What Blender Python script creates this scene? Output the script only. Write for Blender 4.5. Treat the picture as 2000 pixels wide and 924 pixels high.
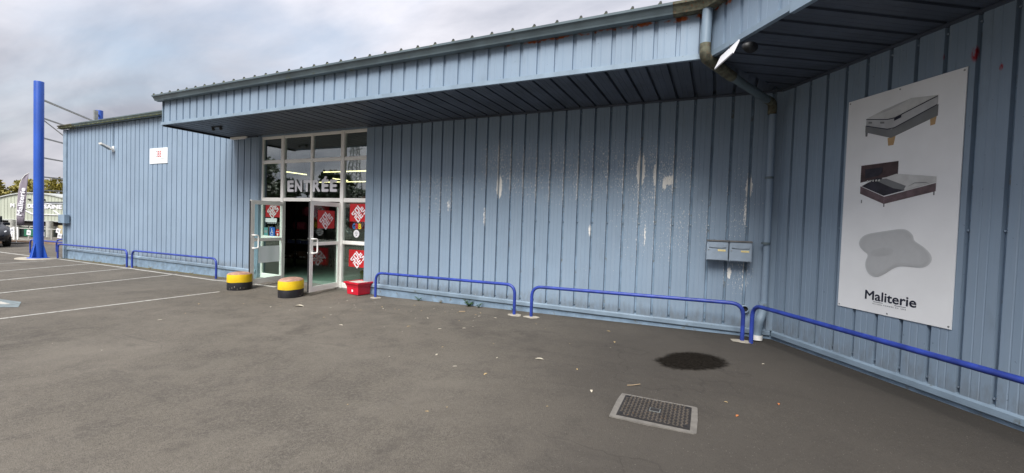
import bpy, math, random
from mathutils import Vector, Matrix
random.seed(7)
R = math.radians
for o in list(bpy.data.objects): bpy.data.objects.remove(o, do_unlink=True)
scene = bpy.context.scene
C = scene.collection

# ------------------------------------------------------------------ camera
cam = bpy.data.cameras.new('camera'); cam.sensor_width = 36; cam.lens = 839.86 / 2000 * 36
cam.clip_start = .05; cam.clip_end = 1500
co = bpy.data.objects.new('camera', cam); C.objects.link(co)
YAW, PITCH, ROLL = -.4422, -.0285, .0341
fw = Vector((math.sin(YAW) * math.cos(PITCH), math.cos(YAW) * math.cos(PITCH), math.sin(PITCH)))
rt = Vector((math.cos(YAW), -math.sin(YAW), 0)); up = rt.cross(fw)
rt2 = math.cos(ROLL) * rt + math.sin(ROLL) * up; up2 = -math.sin(ROLL) * rt + math.cos(ROLL) * up
m = Matrix((rt2, up2, -fw)).transposed().to_4x4(); m.translation = Vector((6.6024, -6.96, 1.6585))
co.matrix_world = m
scene.camera = co

# ------------------------------------------------------------------ exposure
vs = scene.view_settings
vs.view_transform = 'Standard'; vs.look = 'None'; vs.gamma = 1; vs.exposure = 1.0; vs.use_curve_mapping = False

# ------------------------------------------------------------------ sky and sun
SUN_EL, SUN_AZ = 49, 176                     # azimuth clockwise from +Y
sd = Vector((math.sin(R(SUN_AZ)) * math.cos(R(SUN_EL)), math.cos(R(SUN_AZ)) * math.cos(R(SUN_EL)), math.sin(R(SUN_EL))))
w = bpy.data.worlds.new('World'); scene.world = w; w.use_nodes = True
nt = w.node_tree; N = nt.nodes; L = nt.links
for n in list(N): N.remove(n)
def nd(tree, kind, **kw):
    n = tree.nodes.new(kind)
    for k, v in kw.items():
        if k.startswith('i_'): n.inputs[k[2:]].default_value = v
        elif k[0] == '_' and k[1:].isdigit(): n.inputs[int(k[1:])].default_value = v
        else: setattr(n, k, v)
    return n
sky = nd(nt, 'ShaderNodeTexSky', sky_type='NISHITA', sun_disc=False, sun_elevation=R(SUN_EL), sun_rotation=R(SUN_AZ))
tc = nd(nt, 'ShaderNodeTexCoord')
sep = nd(nt, 'ShaderNodeSeparateXYZ'); L.new(tc.outputs['Generated'], sep.inputs[0])
zz = nd(nt, 'ShaderNodeMath', operation='MAXIMUM', _1=0.0); L.new(sep.outputs[2], zz.inputs[0])
za = nd(nt, 'ShaderNodeMath', operation='ADD', _1=0.22); L.new(zz.outputs[0], za.inputs[0])
dx = nd(nt, 'ShaderNodeMath', operation='DIVIDE'); L.new(sep.outputs[0], dx.inputs[0]); L.new(za.outputs[0], dx.inputs[1])
dy = nd(nt, 'ShaderNodeMath', operation='DIVIDE'); L.new(sep.outputs[1], dy.inputs[0]); L.new(za.outputs[0], dy.inputs[1])
cb = nd(nt, 'ShaderNodeCombineXYZ'); L.new(dx.outputs[0], cb.inputs[0]); L.new(dy.outputs[0], cb.inputs[1])
mp = nd(nt, 'ShaderNodeMapping'); mp.inputs['Rotation'].default_value = (0, 0, R(52)); mp.inputs['Scale'].default_value = (.42, 1.0, 1)
mp.inputs['Location'].default_value = (2.35, 1.62, 0)
L.new(cb.outputs[0], mp.inputs[0])
n1 = nd(nt, 'ShaderNodeTexNoise', i_Scale=.9, i_Detail=7.0, i_Roughness=.5, i_Distortion=.45); L.new(mp.outputs[0], n1.inputs['Vector'])
n2 = nd(nt, 'ShaderNodeTexNoise', i_Scale=2.4, i_Detail=6.0, i_Roughness=.55, i_Distortion=.3); L.new(mp.outputs[0], n2.inputs['Vector'])
cov = nd(nt, 'ShaderNodeMapRange', interpolation_type='SMOOTHSTEP'); cov.inputs[1].default_value = .25; cov.inputs[2].default_value = .44; cov.inputs[3].default_value = .30
L.new(n1.outputs[0], cov.inputs[0])
cc = nd(nt, 'ShaderNodeValToRGB'); L.new(n2.outputs[0], cc.inputs[0])
cc.color_ramp.elements[0].position = .32; cc.color_ramp.elements[0].color = (2.70, 2.82, 3.28, 1)
cc.color_ramp.elements[1].position = .66; cc.color_ramp.elements[1].color = (5.05, 4.99, 5.36, 1)
hs = nd(nt, 'ShaderNodeMixRGB', blend_type='MULTIPLY', _0=1.0); hs.inputs[2].default_value = (1.25, 1.15, 1.0, 1)
L.new(sky.outputs[0], hs.inputs[1])
gr = nd(nt, 'ShaderNodeMath', operation='MULTIPLY_ADD', _1=.85, _2=.66); L.new(zz.outputs[0], gr.inputs[0])   # overcast sky: zenith brighter than horizon
cg = nd(nt, 'ShaderNodeMixRGB', blend_type='MULTIPLY', _0=1.0); L.new(cc.outputs[0], cg.inputs[1]); L.new(gr.outputs[0], cg.inputs[2])
mx = nd(nt, 'ShaderNodeMixRGB'); L.new(cov.outputs[0], mx.inputs[0]); L.new(hs.outputs[0], mx.inputs[1]); L.new(cg.outputs[0], mx.inputs[2])
bg = nd(nt, 'ShaderNodeBackground', i_Strength=.1); L.new(mx.outputs[0], bg.inputs[0])
wo = nd(nt, 'ShaderNodeOutputWorld'); L.new(bg.outputs[0], wo.inputs[0])
sl = bpy.data.lights.new('sun', 'SUN'); sl.energy = 2.6; sl.angle = R(36); sl.color = (1, .97, .93)
so = bpy.data.objects.new('sun', sl); C.objects.link(so); so.rotation_euler = (-sd).to_track_quat('-Z', 'Y').to_euler()
so.location = (0, -10, 20)

# ------------------------------------------------------------------ materials
def newmat(name):
    ma = bpy.data.materials.new(name); ma.use_nodes = True
    t = ma.node_tree
    return ma, t, t.nodes['Principled BSDF']
def wpos(t):
    return nd(t, 'ShaderNodeNewGeometry').outputs['Position']
def mapped(t, src, scale=(1, 1, 1), loc=(0, 0, 0)):
    q = nd(t, 'ShaderNodeMapping'); q.inputs['Scale'].default_value = scale; q.inputs['Location'].default_value = loc
    t.links.new(src, q.inputs[0]); return q.outputs[0]
def noise(t, src, scale, detail=4.0, rough=.55, dist=0.0):
    q = nd(t, 'ShaderNodeTexNoise', i_Scale=scale, i_Detail=detail, i_Roughness=rough, i_Distortion=dist)
    t.links.new(src, q.inputs['Vector']); return q.outputs[0]
def rng(t, src, a, b, c=0.0, d=1.0, smooth=True):
    q = nd(t, 'ShaderNodeMapRange', interpolation_type='SMOOTHSTEP' if smooth else 'LINEAR')
    for i, v in enumerate((a, b, c, d)): q.inputs[i + 1].default_value = v
    t.links.new(src, q.inputs[0]); return q.outputs[0]
def mth(t, op, a, b=None, c=None):
    q = nd(t, 'ShaderNodeMath', operation=op)
    for i, v in enumerate((a, b, c)):
        if v is None: continue
        if isinstance(v, (int, float)): q.inputs[i].default_value = v
        else: t.links.new(v, q.inputs[i])
    return q.outputs[0]
def mix(t, fac, a, b, mode='MIX'):
    q = nd(t, 'ShaderNodeMixRGB', blend_type=mode)
    for i, v in enumerate((fac, a, b)):
        if isinstance(v, (int, float)): q.inputs[i].default_value = v
        elif isinstance(v, tuple): q.inputs[i].default_value = (*v, 1)
        else: t.links.new(v, q.inputs[i])
    return q.outputs[0]
def bump(t, b, src, strength=.2, dist=.01):
    q = nd(t, 'ShaderNodeBump', i_Strength=strength, i_Distance=dist); t.links.new(src, q.inputs['Height'])
    t.links.new(q.outputs[0], b.inputs['Normal'])
def M(name, col, rough=.6, var=.15, scale=6.0, bmp=0.0, bscale=60.0, metal=0.0, spec=.5, dirt=None, dthr=.62):
    ma, t, b = newmat(name)
    p = wpos(t)
    n = noise(t, p, scale, 5.0)
    lo = tuple(c * (1 - var) for c in col); hi = tuple(min(1, c * (1 + var)) for c in col)
    c = mix(t, rng(t, n, .3, .7), lo, hi)
    if dirt:
        d = noise(t, p, scale * 2.3, 6.0, .65)
        c = mix(t, rng(t, d, dthr, dthr + .12), c, dirt)
    t.links.new(c, b.inputs['Base Color'])
    b.inputs['Roughness'].default_value = rough; b.inputs['Metallic'].default_value = metal
    b.inputs['Specular IOR Level'].default_value = spec
    if bmp: bump(t, b, noise(t, p, bscale, 3.0), bmp, .01)
    return ma
BLUE = (.245, .328, .424)
def cladding(name, flakes=False, rust=False, red=False):
    ma, t, b = newmat(name); p = wpos(t)
    sp = nd(t, 'ShaderNodeSeparateXYZ'); t.links.new(p, sp.inputs[0]); X, Y, Z = sp.outputs
    big = noise(t, p, .8, 4.0)
    st = noise(t, mapped(t, p, (22, 22, .5)), 1.0, 5.0, .6)
    fine = noise(t, mapped(t, p, (90, 90, 3.0)), 1.0, 3.0, .6)
    c = mix(t, rng(t, big, .3, .7), tuple(k * .93 for k in BLUE), tuple(k * 1.06 for k in BLUE))
    c = mix(t, rng(t, st, .35, .75, 0, .32), c, (.30, .37, .45))
    c = mix(t, rng(t, fine, .55, .8, 0, .22), c, (.12, .17, .24))
    grime = noise(t, mapped(t, p, (3, 3, 1.2), (4, 1, 0)), 1.0, 6.0, .65)
    c = mix(t, rng(t, grime, .56, .76, 0, .28), c, (.13, .16, .17))
    oi = nd(t, 'ShaderNodeObjectInfo')
    c = mix(t, rng(t, oi.outputs['Random'], 0, 1, 0, .16, False), c, (.19, .26, .35))
    sp_n = noise(t, mapped(t, p, (14, 14, 5), (0, 0, 3)), 1.0, 4.0, .65)
    splash = mth(t, 'ADD', rng(t, Z, .28, .75, .34, 0.0), mth(t, 'MULTIPLY', sp_n, .6))
    c = mix(t, rng(t, splash, .48, .72, 0, .45), c, (.15, .155, .15))
    spots = noise(t, p, 38.0, 2.0, .5)
    c = mix(t, rng(t, spots, .745, .765, 0, .7), c, (.06, .07, .08))
    if flakes:
        def blobs(lst):
            acc = None
            for cx, cz, rx, rz, s_ in lst:
                ex = mth(t, 'DIVIDE', mth(t, 'SUBTRACT', X, cx), rx); ez = mth(t, 'DIVIDE', mth(t, 'SUBTRACT', Z, cz), rz)
                d2 = mth(t, 'ADD', mth(t, 'MULTIPLY', ex, ex), mth(t, 'MULTIPLY', ez, ez)); g_ = rng(t, d2, 0.0, 1.0, s_, 0.0)
                acc = g_ if acc is None else mth(t, 'MAXIMUM', acc, g_)
            return acc
        patch = blobs(((3.02, 2.33, .085, .32, 1.2), (5.50, 2.58, .10, .40, 1.15), (5.93, 2.41, .16, .13, .95), (5.86, 2.36, .05, .16, 1.0), (5.72, 2.5, .05, .30, 1.0), (7.00, 2.30, .07, .24, 1.1), (6.97, 1.95, .045, .45, .8),
                       (2.73, 1.78, .04, .30, .8), (6.80, 1.06, .045, .14, 1.05), (7.0, .96, .03, .32, 1.15), (5.60, 1.55, .03, .3, .8), (4.72, 1.6, .035, .16, .9), (1.25, 2.1, .05, .2, .7), (1.93, 1.98, .06, .2, .75)))
        wide = blobs(((4.2, 2.55, 2.6, .75, .9), (3.0, 2.75, .6, .65, 1.0), (5.6, 2.5, 1.1, .8, 1.0), (6.9, 2.0, .35, 1.0, .62), (1.6, 2.2, 1.0, .6, .7), (5.8, 1.7, 1.2, .8, .7), (6.9, 1.05, .3, .4, .9)))
        fr = mth(t, 'FRACT', mth(t, 'ADD', mth(t, 'DIVIDE', X, .25), 100.0))
        edge = rng(t, mth(t, 'ABSOLUTE', mth(t, 'SUBTRACT', mth(t, 'FRACT', mth(t, 'ADD', fr, .54)), .5)), .02, .12, 1.0, 0.0)
        fn = rng(t, noise(t, mapped(t, p, (70, 70, 20)), 1.0, 4.0, .75), .28, .72, 0, 1, False)
        f3 = rng(t, noise(t, mapped(t, p, (120, 120, 24), (3, 1, 7)), 1.0, 2.0, .6), .28, .72, 0, 1, False)
        clus = noise(t, mapped(t, p, (5, 5, 2.2)), 1.0, 3.0, .6)
        pk = mth(t, 'ADD', mth(t, 'MULTIPLY', patch, .62), mth(t, 'MULTIPLY', fn, .5))
        sk = mth(t, 'ADD', mth(t, 'MULTIPLY', wide, mth(t, 'MULTIPLY_ADD', edge, .26, .165)), mth(t, 'MULTIPLY_ADD', f3, .58, mth(t, 'MULTIPLY', clus, .32)))
        fl = mth(t, 'MAXIMUM', rng(t, pk, .70, .73), rng(t, sk, .763, .785))
        c = mix(t, fl, c, (.84, .83, .78))
    if rust:
        rn = noise(t, mapped(t, p, (5, 5, 9)), 1.0, 5.0, .6)
        rz = rng(t, Z, 4.00, 4.12); rx = rng(t, X, 1.8, 4.5)
        rs = mth(t, 'ADD', mth(t, 'MULTIPLY', mth(t, 'MULTIPLY', rz, rx), .34), mth(t, 'MULTIPLY', rn, .75))
        c = mix(t, rng(t, rs, .68, .76), c, (.36, .085, .02))
        b_ = noise(t, mapped(t, p, (5, 5, 1)), 1.0, 3.0)
    if red:
        acc = None
        for (cx, cy, cz, r_) in ((8.565, -1.863, 3.27, .036), (8.435, -1.664, 3.335, .02), (8.665, -2.016, 3.09, .016)):
            vv = nd(t, 'ShaderNodeVectorMath', operation='SUBTRACT'); t.links.new(p, vv.inputs[0]); vv.inputs[1].default_value = (cx, cy, cz)
            sc_ = nd(t, 'ShaderNodeVectorMath', operation='MULTIPLY'); t.links.new(vv.outputs[0], sc_.inputs[0]); sc_.inputs[1].default_value = (1, 1, .5)
            ln = nd(t, 'ShaderNodeVectorMath', operation='LENGTH'); t.links.new(sc_.outputs[0], ln.inputs[0])
            q = rng(t, ln.outputs['Value'], r_ * .5, r_ * 1.2, 1, 0); acc = q if acc is None else mth(t, 'MAXIMUM', acc, q)
        rn = noise(t, mapped(t, p, (40, 40, 12)), 1.0, 3.0)
        c = mix(t, mth(t, 'MULTIPLY', acc, rng(t, rn, .38, .55)), c, (.30, .012, .02))
    t.links.new(c, b.inputs['Base Color'])
    b.inputs['Roughness'].default_value = .48; b.inputs['Specular IOR Level'].default_value = .4
    bump(t, b, noise(t, mapped(t, p, (6, 6, 1.2)), 1.0, 4.0), .12, .02)
    return ma
def asphalt():
    ma, t, b = newmat('asphalt'); p = wpos(t)
    big = noise(t, p, .22, 3.0, .6); mid = noise(t, p, 2.6, 5.0, .72, .3); fine = noise(t, p, 34.0, 4.0, .8); grit = noise(t, p, 160.0, 2.0, .7)
    c = mix(t, rng(t, big, .34, .66), (.114, .102, .083), (.162, .144, .118))
    c = mix(t, rng(t, mid, .40, .66, 0, .5), c, (.070, .063, .055))
    c = mix(t, rng(t, fine, .42, .62, 0, .6), c, (.180, .162, .136))
    c = mix(t, rng(t, grit, .50, .62, 0, .6), c, (.030, .027, .025))
    pale = noise(t, mapped(t, p, (1, 1, 1), (13, 5, 0)), .42, 5.0, .68, .5)
    c = mix(t, rng(t, pale, .45, .68, 0, .4), c, (.195, .176, .147))
    stain = noise(t, mapped(t, p, (1, 1, 1), (3, 9, 0)), .75, 5.0, .7, .3)
    c = mix(t, rng(t, stain, .55, .70, 0, .45), c, (.052, .046, .041))
    tyre = noise(t, mapped(t, p, (.35, 3.5, 1), (1, 2, 0)), 1.0, 4.0, .65, 1.2)
    c = mix(t, rng(t, tyre, .58, .72, 0, .3), c, (.055, .050, .046))
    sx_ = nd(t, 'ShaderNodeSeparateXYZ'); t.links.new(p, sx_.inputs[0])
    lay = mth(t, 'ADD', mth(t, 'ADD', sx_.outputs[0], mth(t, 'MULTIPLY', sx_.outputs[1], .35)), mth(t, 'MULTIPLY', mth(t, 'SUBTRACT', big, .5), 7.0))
    c = mix(t, rng(t, lay, 2.2, 6.6, 0, .80), c, (.046, .041, .036))      # corner shade painted into the asphalt colour, darkening to the right
    vor = nd(t, 'ShaderNodeTexVoronoi', i_Scale=62.0); t.links.new(p, vor.inputs['Vector'])
    wob = nd(t, 'ShaderNodeVectorMath', operation='ADD'); nz = nd(t, 'ShaderNodeTexNoise', i_Scale=1.3, i_Detail=4.0); t.links.new(p, nz.inputs['Vector']); t.links.new(p, wob.inputs[0])
    sc2 = nd(t, 'ShaderNodeVectorMath', operation='SCALE'); sc2.inputs['Scale'].default_value = .9; t.links.new(nz.outputs['Color'], sc2.inputs[0]); t.links.new(sc2.outputs[0], wob.inputs[1])
    ck_ = nd(t, 'ShaderNodeTexVoronoi', feature='DISTANCE_TO_EDGE', i_Scale=.33); t.links.new(wob.outputs[0], ck_.inputs['Vector'])
    crack = mth(t, 'MULTIPLY', rng(t, ck_.outputs['Distance'], .0, .0045, 1, 0), rng(t, big, .52, .62, 0, .32))
    c = mix(t, crack, c, (.028, .025, .023))
    stn = rng(t, vor.outputs['Distance'], .10, .22, 1, 0)
    pick = noise(t, mapped(t, p, (1, 1, 1), (5, 0, 0)), 17.0, 3.0, .6)
    c = mix(t, mth(t, 'MULTIPLY', stn, rng(t, pick, .54, .60, 0, .6)), c, (.27, .25, .215))
    c = mix(t, mth(t, 'MULTIPLY', stn, rng(t, pick, .46, .40, 0, .7)), c, (.028, .026, .025))
    t.links.new(c, b.inputs['Base Color']); b.inputs['Roughness'].default_value = .88; b.inputs['Specular IOR Level'].default_value = .25
    h = mth(t, 'ADD', mth(t, 'MULTIPLY', grit, .6), mth(t, 'MULTIPLY', fine, .9))
    bump(t, b, h, .8, .008)
    return ma
def glass(name, tint=(.80, .88, .85), ior=2.75):
    ma = bpy.data.materials.new(name); ma.use_nodes = True; t = ma.node_tree
    for n in list(t.nodes): t.nodes.remove(n)
    tr = nd(t, 'ShaderNodeBsdfTransparent'); tr.inputs[0].default_value = (*tint, 1)
    gl = nd(t, 'ShaderNodeBsdfGlossy', i_Roughness=.01); gl.inputs[0].default_value = (1, 1, 1, 1)
    ge = nd(t, 'ShaderNodeNewGeometry'); dt = nd(t, 'ShaderNodeVectorMath', operation='DOT_PRODUCT'); t.links.new(ge.outputs['True Normal'], dt.inputs[0]); t.links.new(ge.outputs['Incoming'], dt.inputs[1])
    f0 = ((ior - 1) / (ior + 1)) ** 2
    sch = mth(t, 'MULTIPLY_ADD', mth(t, 'POWER', mth(t, 'SUBTRACT', 1.0, mth(t, 'ABSOLUTE', dt.outputs['Value'])), 5.0), 1 - f0, f0)
    mm = nd(t, 'ShaderNodeMixShader'); t.links.new(sch, mm.inputs[0]); t.links.new(tr.outputs[0], mm.inputs[1]); t.links.new(gl.outputs[0], mm.inputs[2])
    bp = nd(t, 'ShaderNodeBump', i_Strength=.03, i_Distance=.02)
    t.links.new(noise(t, wpos(t), 1.6, 2.0), bp.inputs['Height'])
    t.links.new(bp.outputs[0], gl.inputs['Normal'])
    ou = nd(t, 'ShaderNodeOutputMaterial'); t.links.new(mm.outputs[0], ou.inputs[0])
    return ma
def emit(name, col, s):
    ma, t, b = newmat(name); b.inputs['Emission Color'].default_value = (*col, 1); b.inputs['Emission Strength'].default_value = s
    b.inputs['Base Color'].default_value = (.8, .8, .8, 1); return ma
def leafmat(name, a, b_, rough=.55):
    ma, t, b = newmat(name)
    gi = nd(t, 'ShaderNodeNewGeometry')
    c = mix(t, gi.outputs['Random Per Island'], a, b_)
    big = noise(t, gi.outputs['Position'], .9, 3.0)
    c = mix(t, rng(t, big, .35, .65, 0, .4), c, tuple(k * 1.5 for k in b_))
    t.links.new(c, b.inputs['Base Color']); b.inputs['Roughness'].default_value = rough
    return ma
def printred():
    ma, t, b = newmat('sale_poster_print')
    tcn = nd(t, 'ShaderNodeTexCoord')
    q = nd(t, 'ShaderNodeMapping'); q.inputs['Rotation'].default_value = (0, R(42), 0); t.links.new(tcn.outputs['Object'], q.inputs[0])
    wv = nd(t, 'ShaderNodeTexWave', wave_type='BANDS', bands_direction='X', i_Scale=11.5, i_Distortion=1.2, i_Detail=1.0); wv.inputs['Detail Scale'].default_value = 2.0
    t.links.new(q.outputs[0], wv.inputs['Vector'])
    c = mix(t, rng(t, wv.outputs['Fac'], .62, .8), (.62, .018, .024), (.22, .008, .012))
    c = mix(t, rng(t, noise(t, tcn.outputs['Object'], 5.0), .55, .75, 0, .3), c, (.75, .2, .18))
    t.links.new(c, b.inputs['Base Color']); b.inputs['Roughness'].default_value = .4
    return ma
MT = dict(
    clad=cladding('blue_cladding_paint'), cladf=cladding('blue_cladding_paint_flaking', flakes=True), cladr=cladding('blue_cladding_paint_red_marks', red=True),
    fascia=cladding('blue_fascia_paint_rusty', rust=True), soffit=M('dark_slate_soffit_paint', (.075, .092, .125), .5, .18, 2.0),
    trim=M('pale_blue_trim', (.235, .315, .395), .45, .12, 3.0, dirt=(.14, .15, .14), dthr=.60),
    plinth=M('blue_painted_concrete', (.21, .30, .40), .8, .18, 5.0, .25, 40, dirt=(.18, .20, .20), dthr=.56),
    gutter=M('grey_blue_gutter_paint', (.115, .155, .175), .42, .2, 2.5, dirt=(.10, .10, .05), dthr=.60),
    gutter_rust=M('mossy_rusty_metal', (.105, .105, .072), .8, .5, 14.0, .3, 40, dirt=(.20, .07, .025), dthr=.57),
    roof=M('mossy_roof_metal', (.28, .30, .16), .75, .3, 3.0, dirt=(.10, .11, .05)),
    dark=M('dark_metal', (.02, .021, .023), .5), black=M('black_rubber', (.012, .012, .013), .7),
    white=M('white_aluminium', (.92, .91, .87), .35, .04, 2.0, dirt=(.62, .59, .50), dthr=.68),
    paper=M('white_paper', (.80, .79, .83), .7, .04), board=M('white_sign_board', (.90, .92, .93), .32, .035, 2.0),
    barrier=M('cobalt_blue_paint', (.026, .054, .31), .42, .25, 7.0, .15, 30, dirt=(.10, .12, .20), dthr=.63),
    col=M('deep_blue_paint', (.018, .085, .43), .4, .12, 1.4, dirt=(.05, .10, .32), dthr=.64),
    conc=M('pale_concrete', (.36, .33, .27), .9, .18, 9.0, .4, 70, dirt=(.20, .18, .15), dthr=.60), conc2=M('grey_concrete', (.165, .154, .138), .9, .15, 11.0, .4, 90, dirt=(.13, .12, .11), dthr=.60),
    iron=M('cast_iron', (.092, .078, .064), .6, .2, 6.0, .1, 80, .2, dirt=(.13, .08, .045), dthr=.60), irondark=M('cast_iron_recess', (.022, .020, .020), .75),
    yellow=M('yellow_road_paint', (.82, .55, .012), .5, .1, 5.0, dirt=(.45, .29, .06), dthr=.60), blackp=M('black_road_paint', (.014, .014, .018), .5, .3, 8.0, dirt=(.10, .085, .07), dthr=.60),
    dome=M('weathered_pink_concrete', (.36, .21, .16), .9, .25, 12.0, .4, 50, dirt=(.55, .40, .14), dthr=.58),
    redp=M('red_plastic', (.60, .012, .035), .35, .12, 6.0), soil=M('pale_gravel_fill', (.48, .46, .42), .95, .3, 30.0, .5, 60),
    line=M('worn_white_line', (.42, .41, .37), .8, .12, 5.0, dirt=(.20, .19, .17), dthr=.53), bluepaint=M('worn_pale_blue_marking', (.18, .22, .23), .8, .2, 5.0, dirt=(.13, .13, .12), dthr=.55),
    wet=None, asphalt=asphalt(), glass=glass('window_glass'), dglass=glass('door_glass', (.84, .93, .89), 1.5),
    navy=M('navy_print', (.006, .009, .028), .5), greyprint=M('grey_print', (.33, .35, .37), .5), orangeprint=M('thin_dark_print', (.05, .05, .07), .5),
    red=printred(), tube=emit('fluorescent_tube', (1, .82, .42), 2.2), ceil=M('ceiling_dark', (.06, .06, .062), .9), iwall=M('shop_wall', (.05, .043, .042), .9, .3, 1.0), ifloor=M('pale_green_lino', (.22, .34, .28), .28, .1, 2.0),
    rack=M('black_rack', (.02, .02, .022), .5), pink=M('pink_fabric', (.40, .06, .10), .8), purple=M('purple_fabric', (.12, .06, .22), .8), bluefab=M('blue_white_pattern', (.14, .17, .34), .8, .8, 40.0), whitebox=M('white_card', (.62, .60, .58), .7), brown=M('brown_card', (.17, .10, .06), .8),
    steel=M('galvanised_steel', (.33, .35, .34), .4, .15, 5.0, metal=.5),
    leafdry=M('dry_leaf', (.46, .34, .17), .8, .35, 60.0), leafpale=M('bleached_leaf', (.58, .53, .42), .8, .3, 60.0), leaforange=M('orange_leaf', (.46, .16, .05), .8, .3, 60.0), twig=M('dry_twig', (.36, .27, .17), .9),
    weed=leafmat('weed_leaves', (.020, .055, .012), (.055, .13, .03)), weedy=leafmat('yellowed_weed', (.16, .12, .035), (.26, .20, .07)), moss=M('dry_soil_moss', (.12, .105, .055), .95, .4, 20.0, .4, 60),
    hedge=leafmat('hedge_foliage', (.135, .140, .026), (.29, .24, .045)), pine=leafmat('dark_tree_foliage', (.012, .026, .010), (.030, .055, .018)), bark=M('bark', (.07, .055, .04), .95, .3, 8.0, .5, 20),
    flag=M('mauve_grey_flag_cloth', (.25, .22, .265), .75, .1, 2.0), hang=M('grey_green_sheet', (.47, .50, .41), .6, .06, .6), hangroof=M('pale_roof_edge', (.44, .46, .44), .6), hdark=M('dark_porch', (.035, .03, .028), .9), hglass=M('dark_shop_glass', (.035, .05, .045), .12, .3, .8), hcol=M('pale_column', (.42, .42, .38), .7), greenp=M('green_panel', (.03, .16, .09), .5), cream=M('cream_panel', (.52, .45, .28), .7),
    carp=M('dark_car_paint', (.014, .018, .024), .22, .1, 3.0, spec=.6), chrome=M('headlamp', (.62, .64, .66), .12, .1, 3.0), cglass=M('car_glass', (.02, .025, .028), .06), tyre=M('tyre', (.015, .015, .015), .85), alloy=M('alloy', (.30, .30, .31), .35, metal=.6),
    tile=M('brown_roof_tiles', (.17, .10, .075), .85, .25, 2.0), render=M('cream_render', (.50, .45, .38), .9, .08, 1.0), verge=M('reddish_kerb', (.30, .21, .15), .9, .25, 3.0),
    letter=M('white_vinyl', (.80, .80, .84), .45, .03), lens=M('lamp_glass', (.13, .15, .15), .15, .3, 20.0),
    brownprint=M('dark_wood_print', (.060, .035, .036), .5, .35, 9.0), brownprint2=M('wood_rail_print', (.135, .092, .100), .5, .3, 12.0), mattop=M('mattress_top_print', (.60, .61, .60), .5, .1, 8.0), matside=M('mattress_side_print', (.47, .48, .49), .5, .1, 8.0), base=M('grey_base_print', (.19, .20, .205), .5, .1), base2=M('grey_base_side_print', (.14, .145, .15), .5), wood=M('oak_leg_print', (.50, .33, .16), .5, .1), inside=M('dark_storage_print', (.022, .020, .032), .5, .4, 10.0), pil=M('pillow_print', (.46, .475, .485), .6, .03, 14.0), pil2=M('pillow_light_print', (.52, .535, .545), .6, .03, 14.0),
    stick_blue=M('blue_sticker', (.02, .12, .50), .4), stick_red=M('red_sticker', (.55, .04, .03), .4), stick_teal=M('teal_sticker', (.12, .32, .33), .4), yel=M('yellow_vinyl', (.75, .52, .03), .5), blu=M('blue_vinyl', (.03, .20, .50), .5), rdv=M('red_vinyl', (.50, .03, .04), .5), ylabel=M('yellow_name_label', (.72, .60, .28), .6, .1, 60.0), mbox=M('mailbox_blue_grey', (.29, .36, .44), .42, .1, 6.0), mboxtop=M('mailbox_lid_grey', (.15, .145, .14), .7, .2, 9.0),
)
def wetmat():
    ma, t, b = newmat('wet_dark_asphalt'); p = wpos(t)
    c = mix(t, rng(t, noise(t, p, 30.0, 6.0, .75), .35, .70), (.008, .007, .006), (.024, .021, .018)); t.links.new(c, b.inputs['Base Color'])
    b.inputs['Roughness'].default_value = .5; b.inputs['Specular IOR Level'].default_value = .0
    bump(t, b, noise(t, p, 150.0), .4, .004)
    at = nd(t, 'ShaderNodeAttribute', attribute_name='depth')
    t.links.new(rng(t, mth(t, 'ADD', at.outputs['Fac'], mth(t, 'MULTIPLY', mth(t, 'SUBTRACT', noise(t, p, 22.0, 6.0, .7), .5), .9)), .14, .95, 0, .94), b.inputs['Alpha']); return ma
MT['wet'] = wetmat()
def thinpaper():
    ma, t, b = newmat('thin_white_sheet'); b.inputs['Base Color'].default_value = (.86, .85, .88, 1); b.inputs['Roughness'].default_value = .7
    tl = nd(t, 'ShaderNodeBsdfTranslucent'); tl.inputs[0].default_value = (.86, .85, .88, 1); mm = nd(t, 'ShaderNodeMixShader', _0=.45)
    t.links.new(b.outputs[0], mm.inputs[1]); t.links.new(tl.outputs[0], mm.inputs[2]); t.links.new(mm.outputs[0], t.nodes['Material Output'].inputs[0]); return ma
MT['thinpaper'] = thinpaper()

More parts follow.
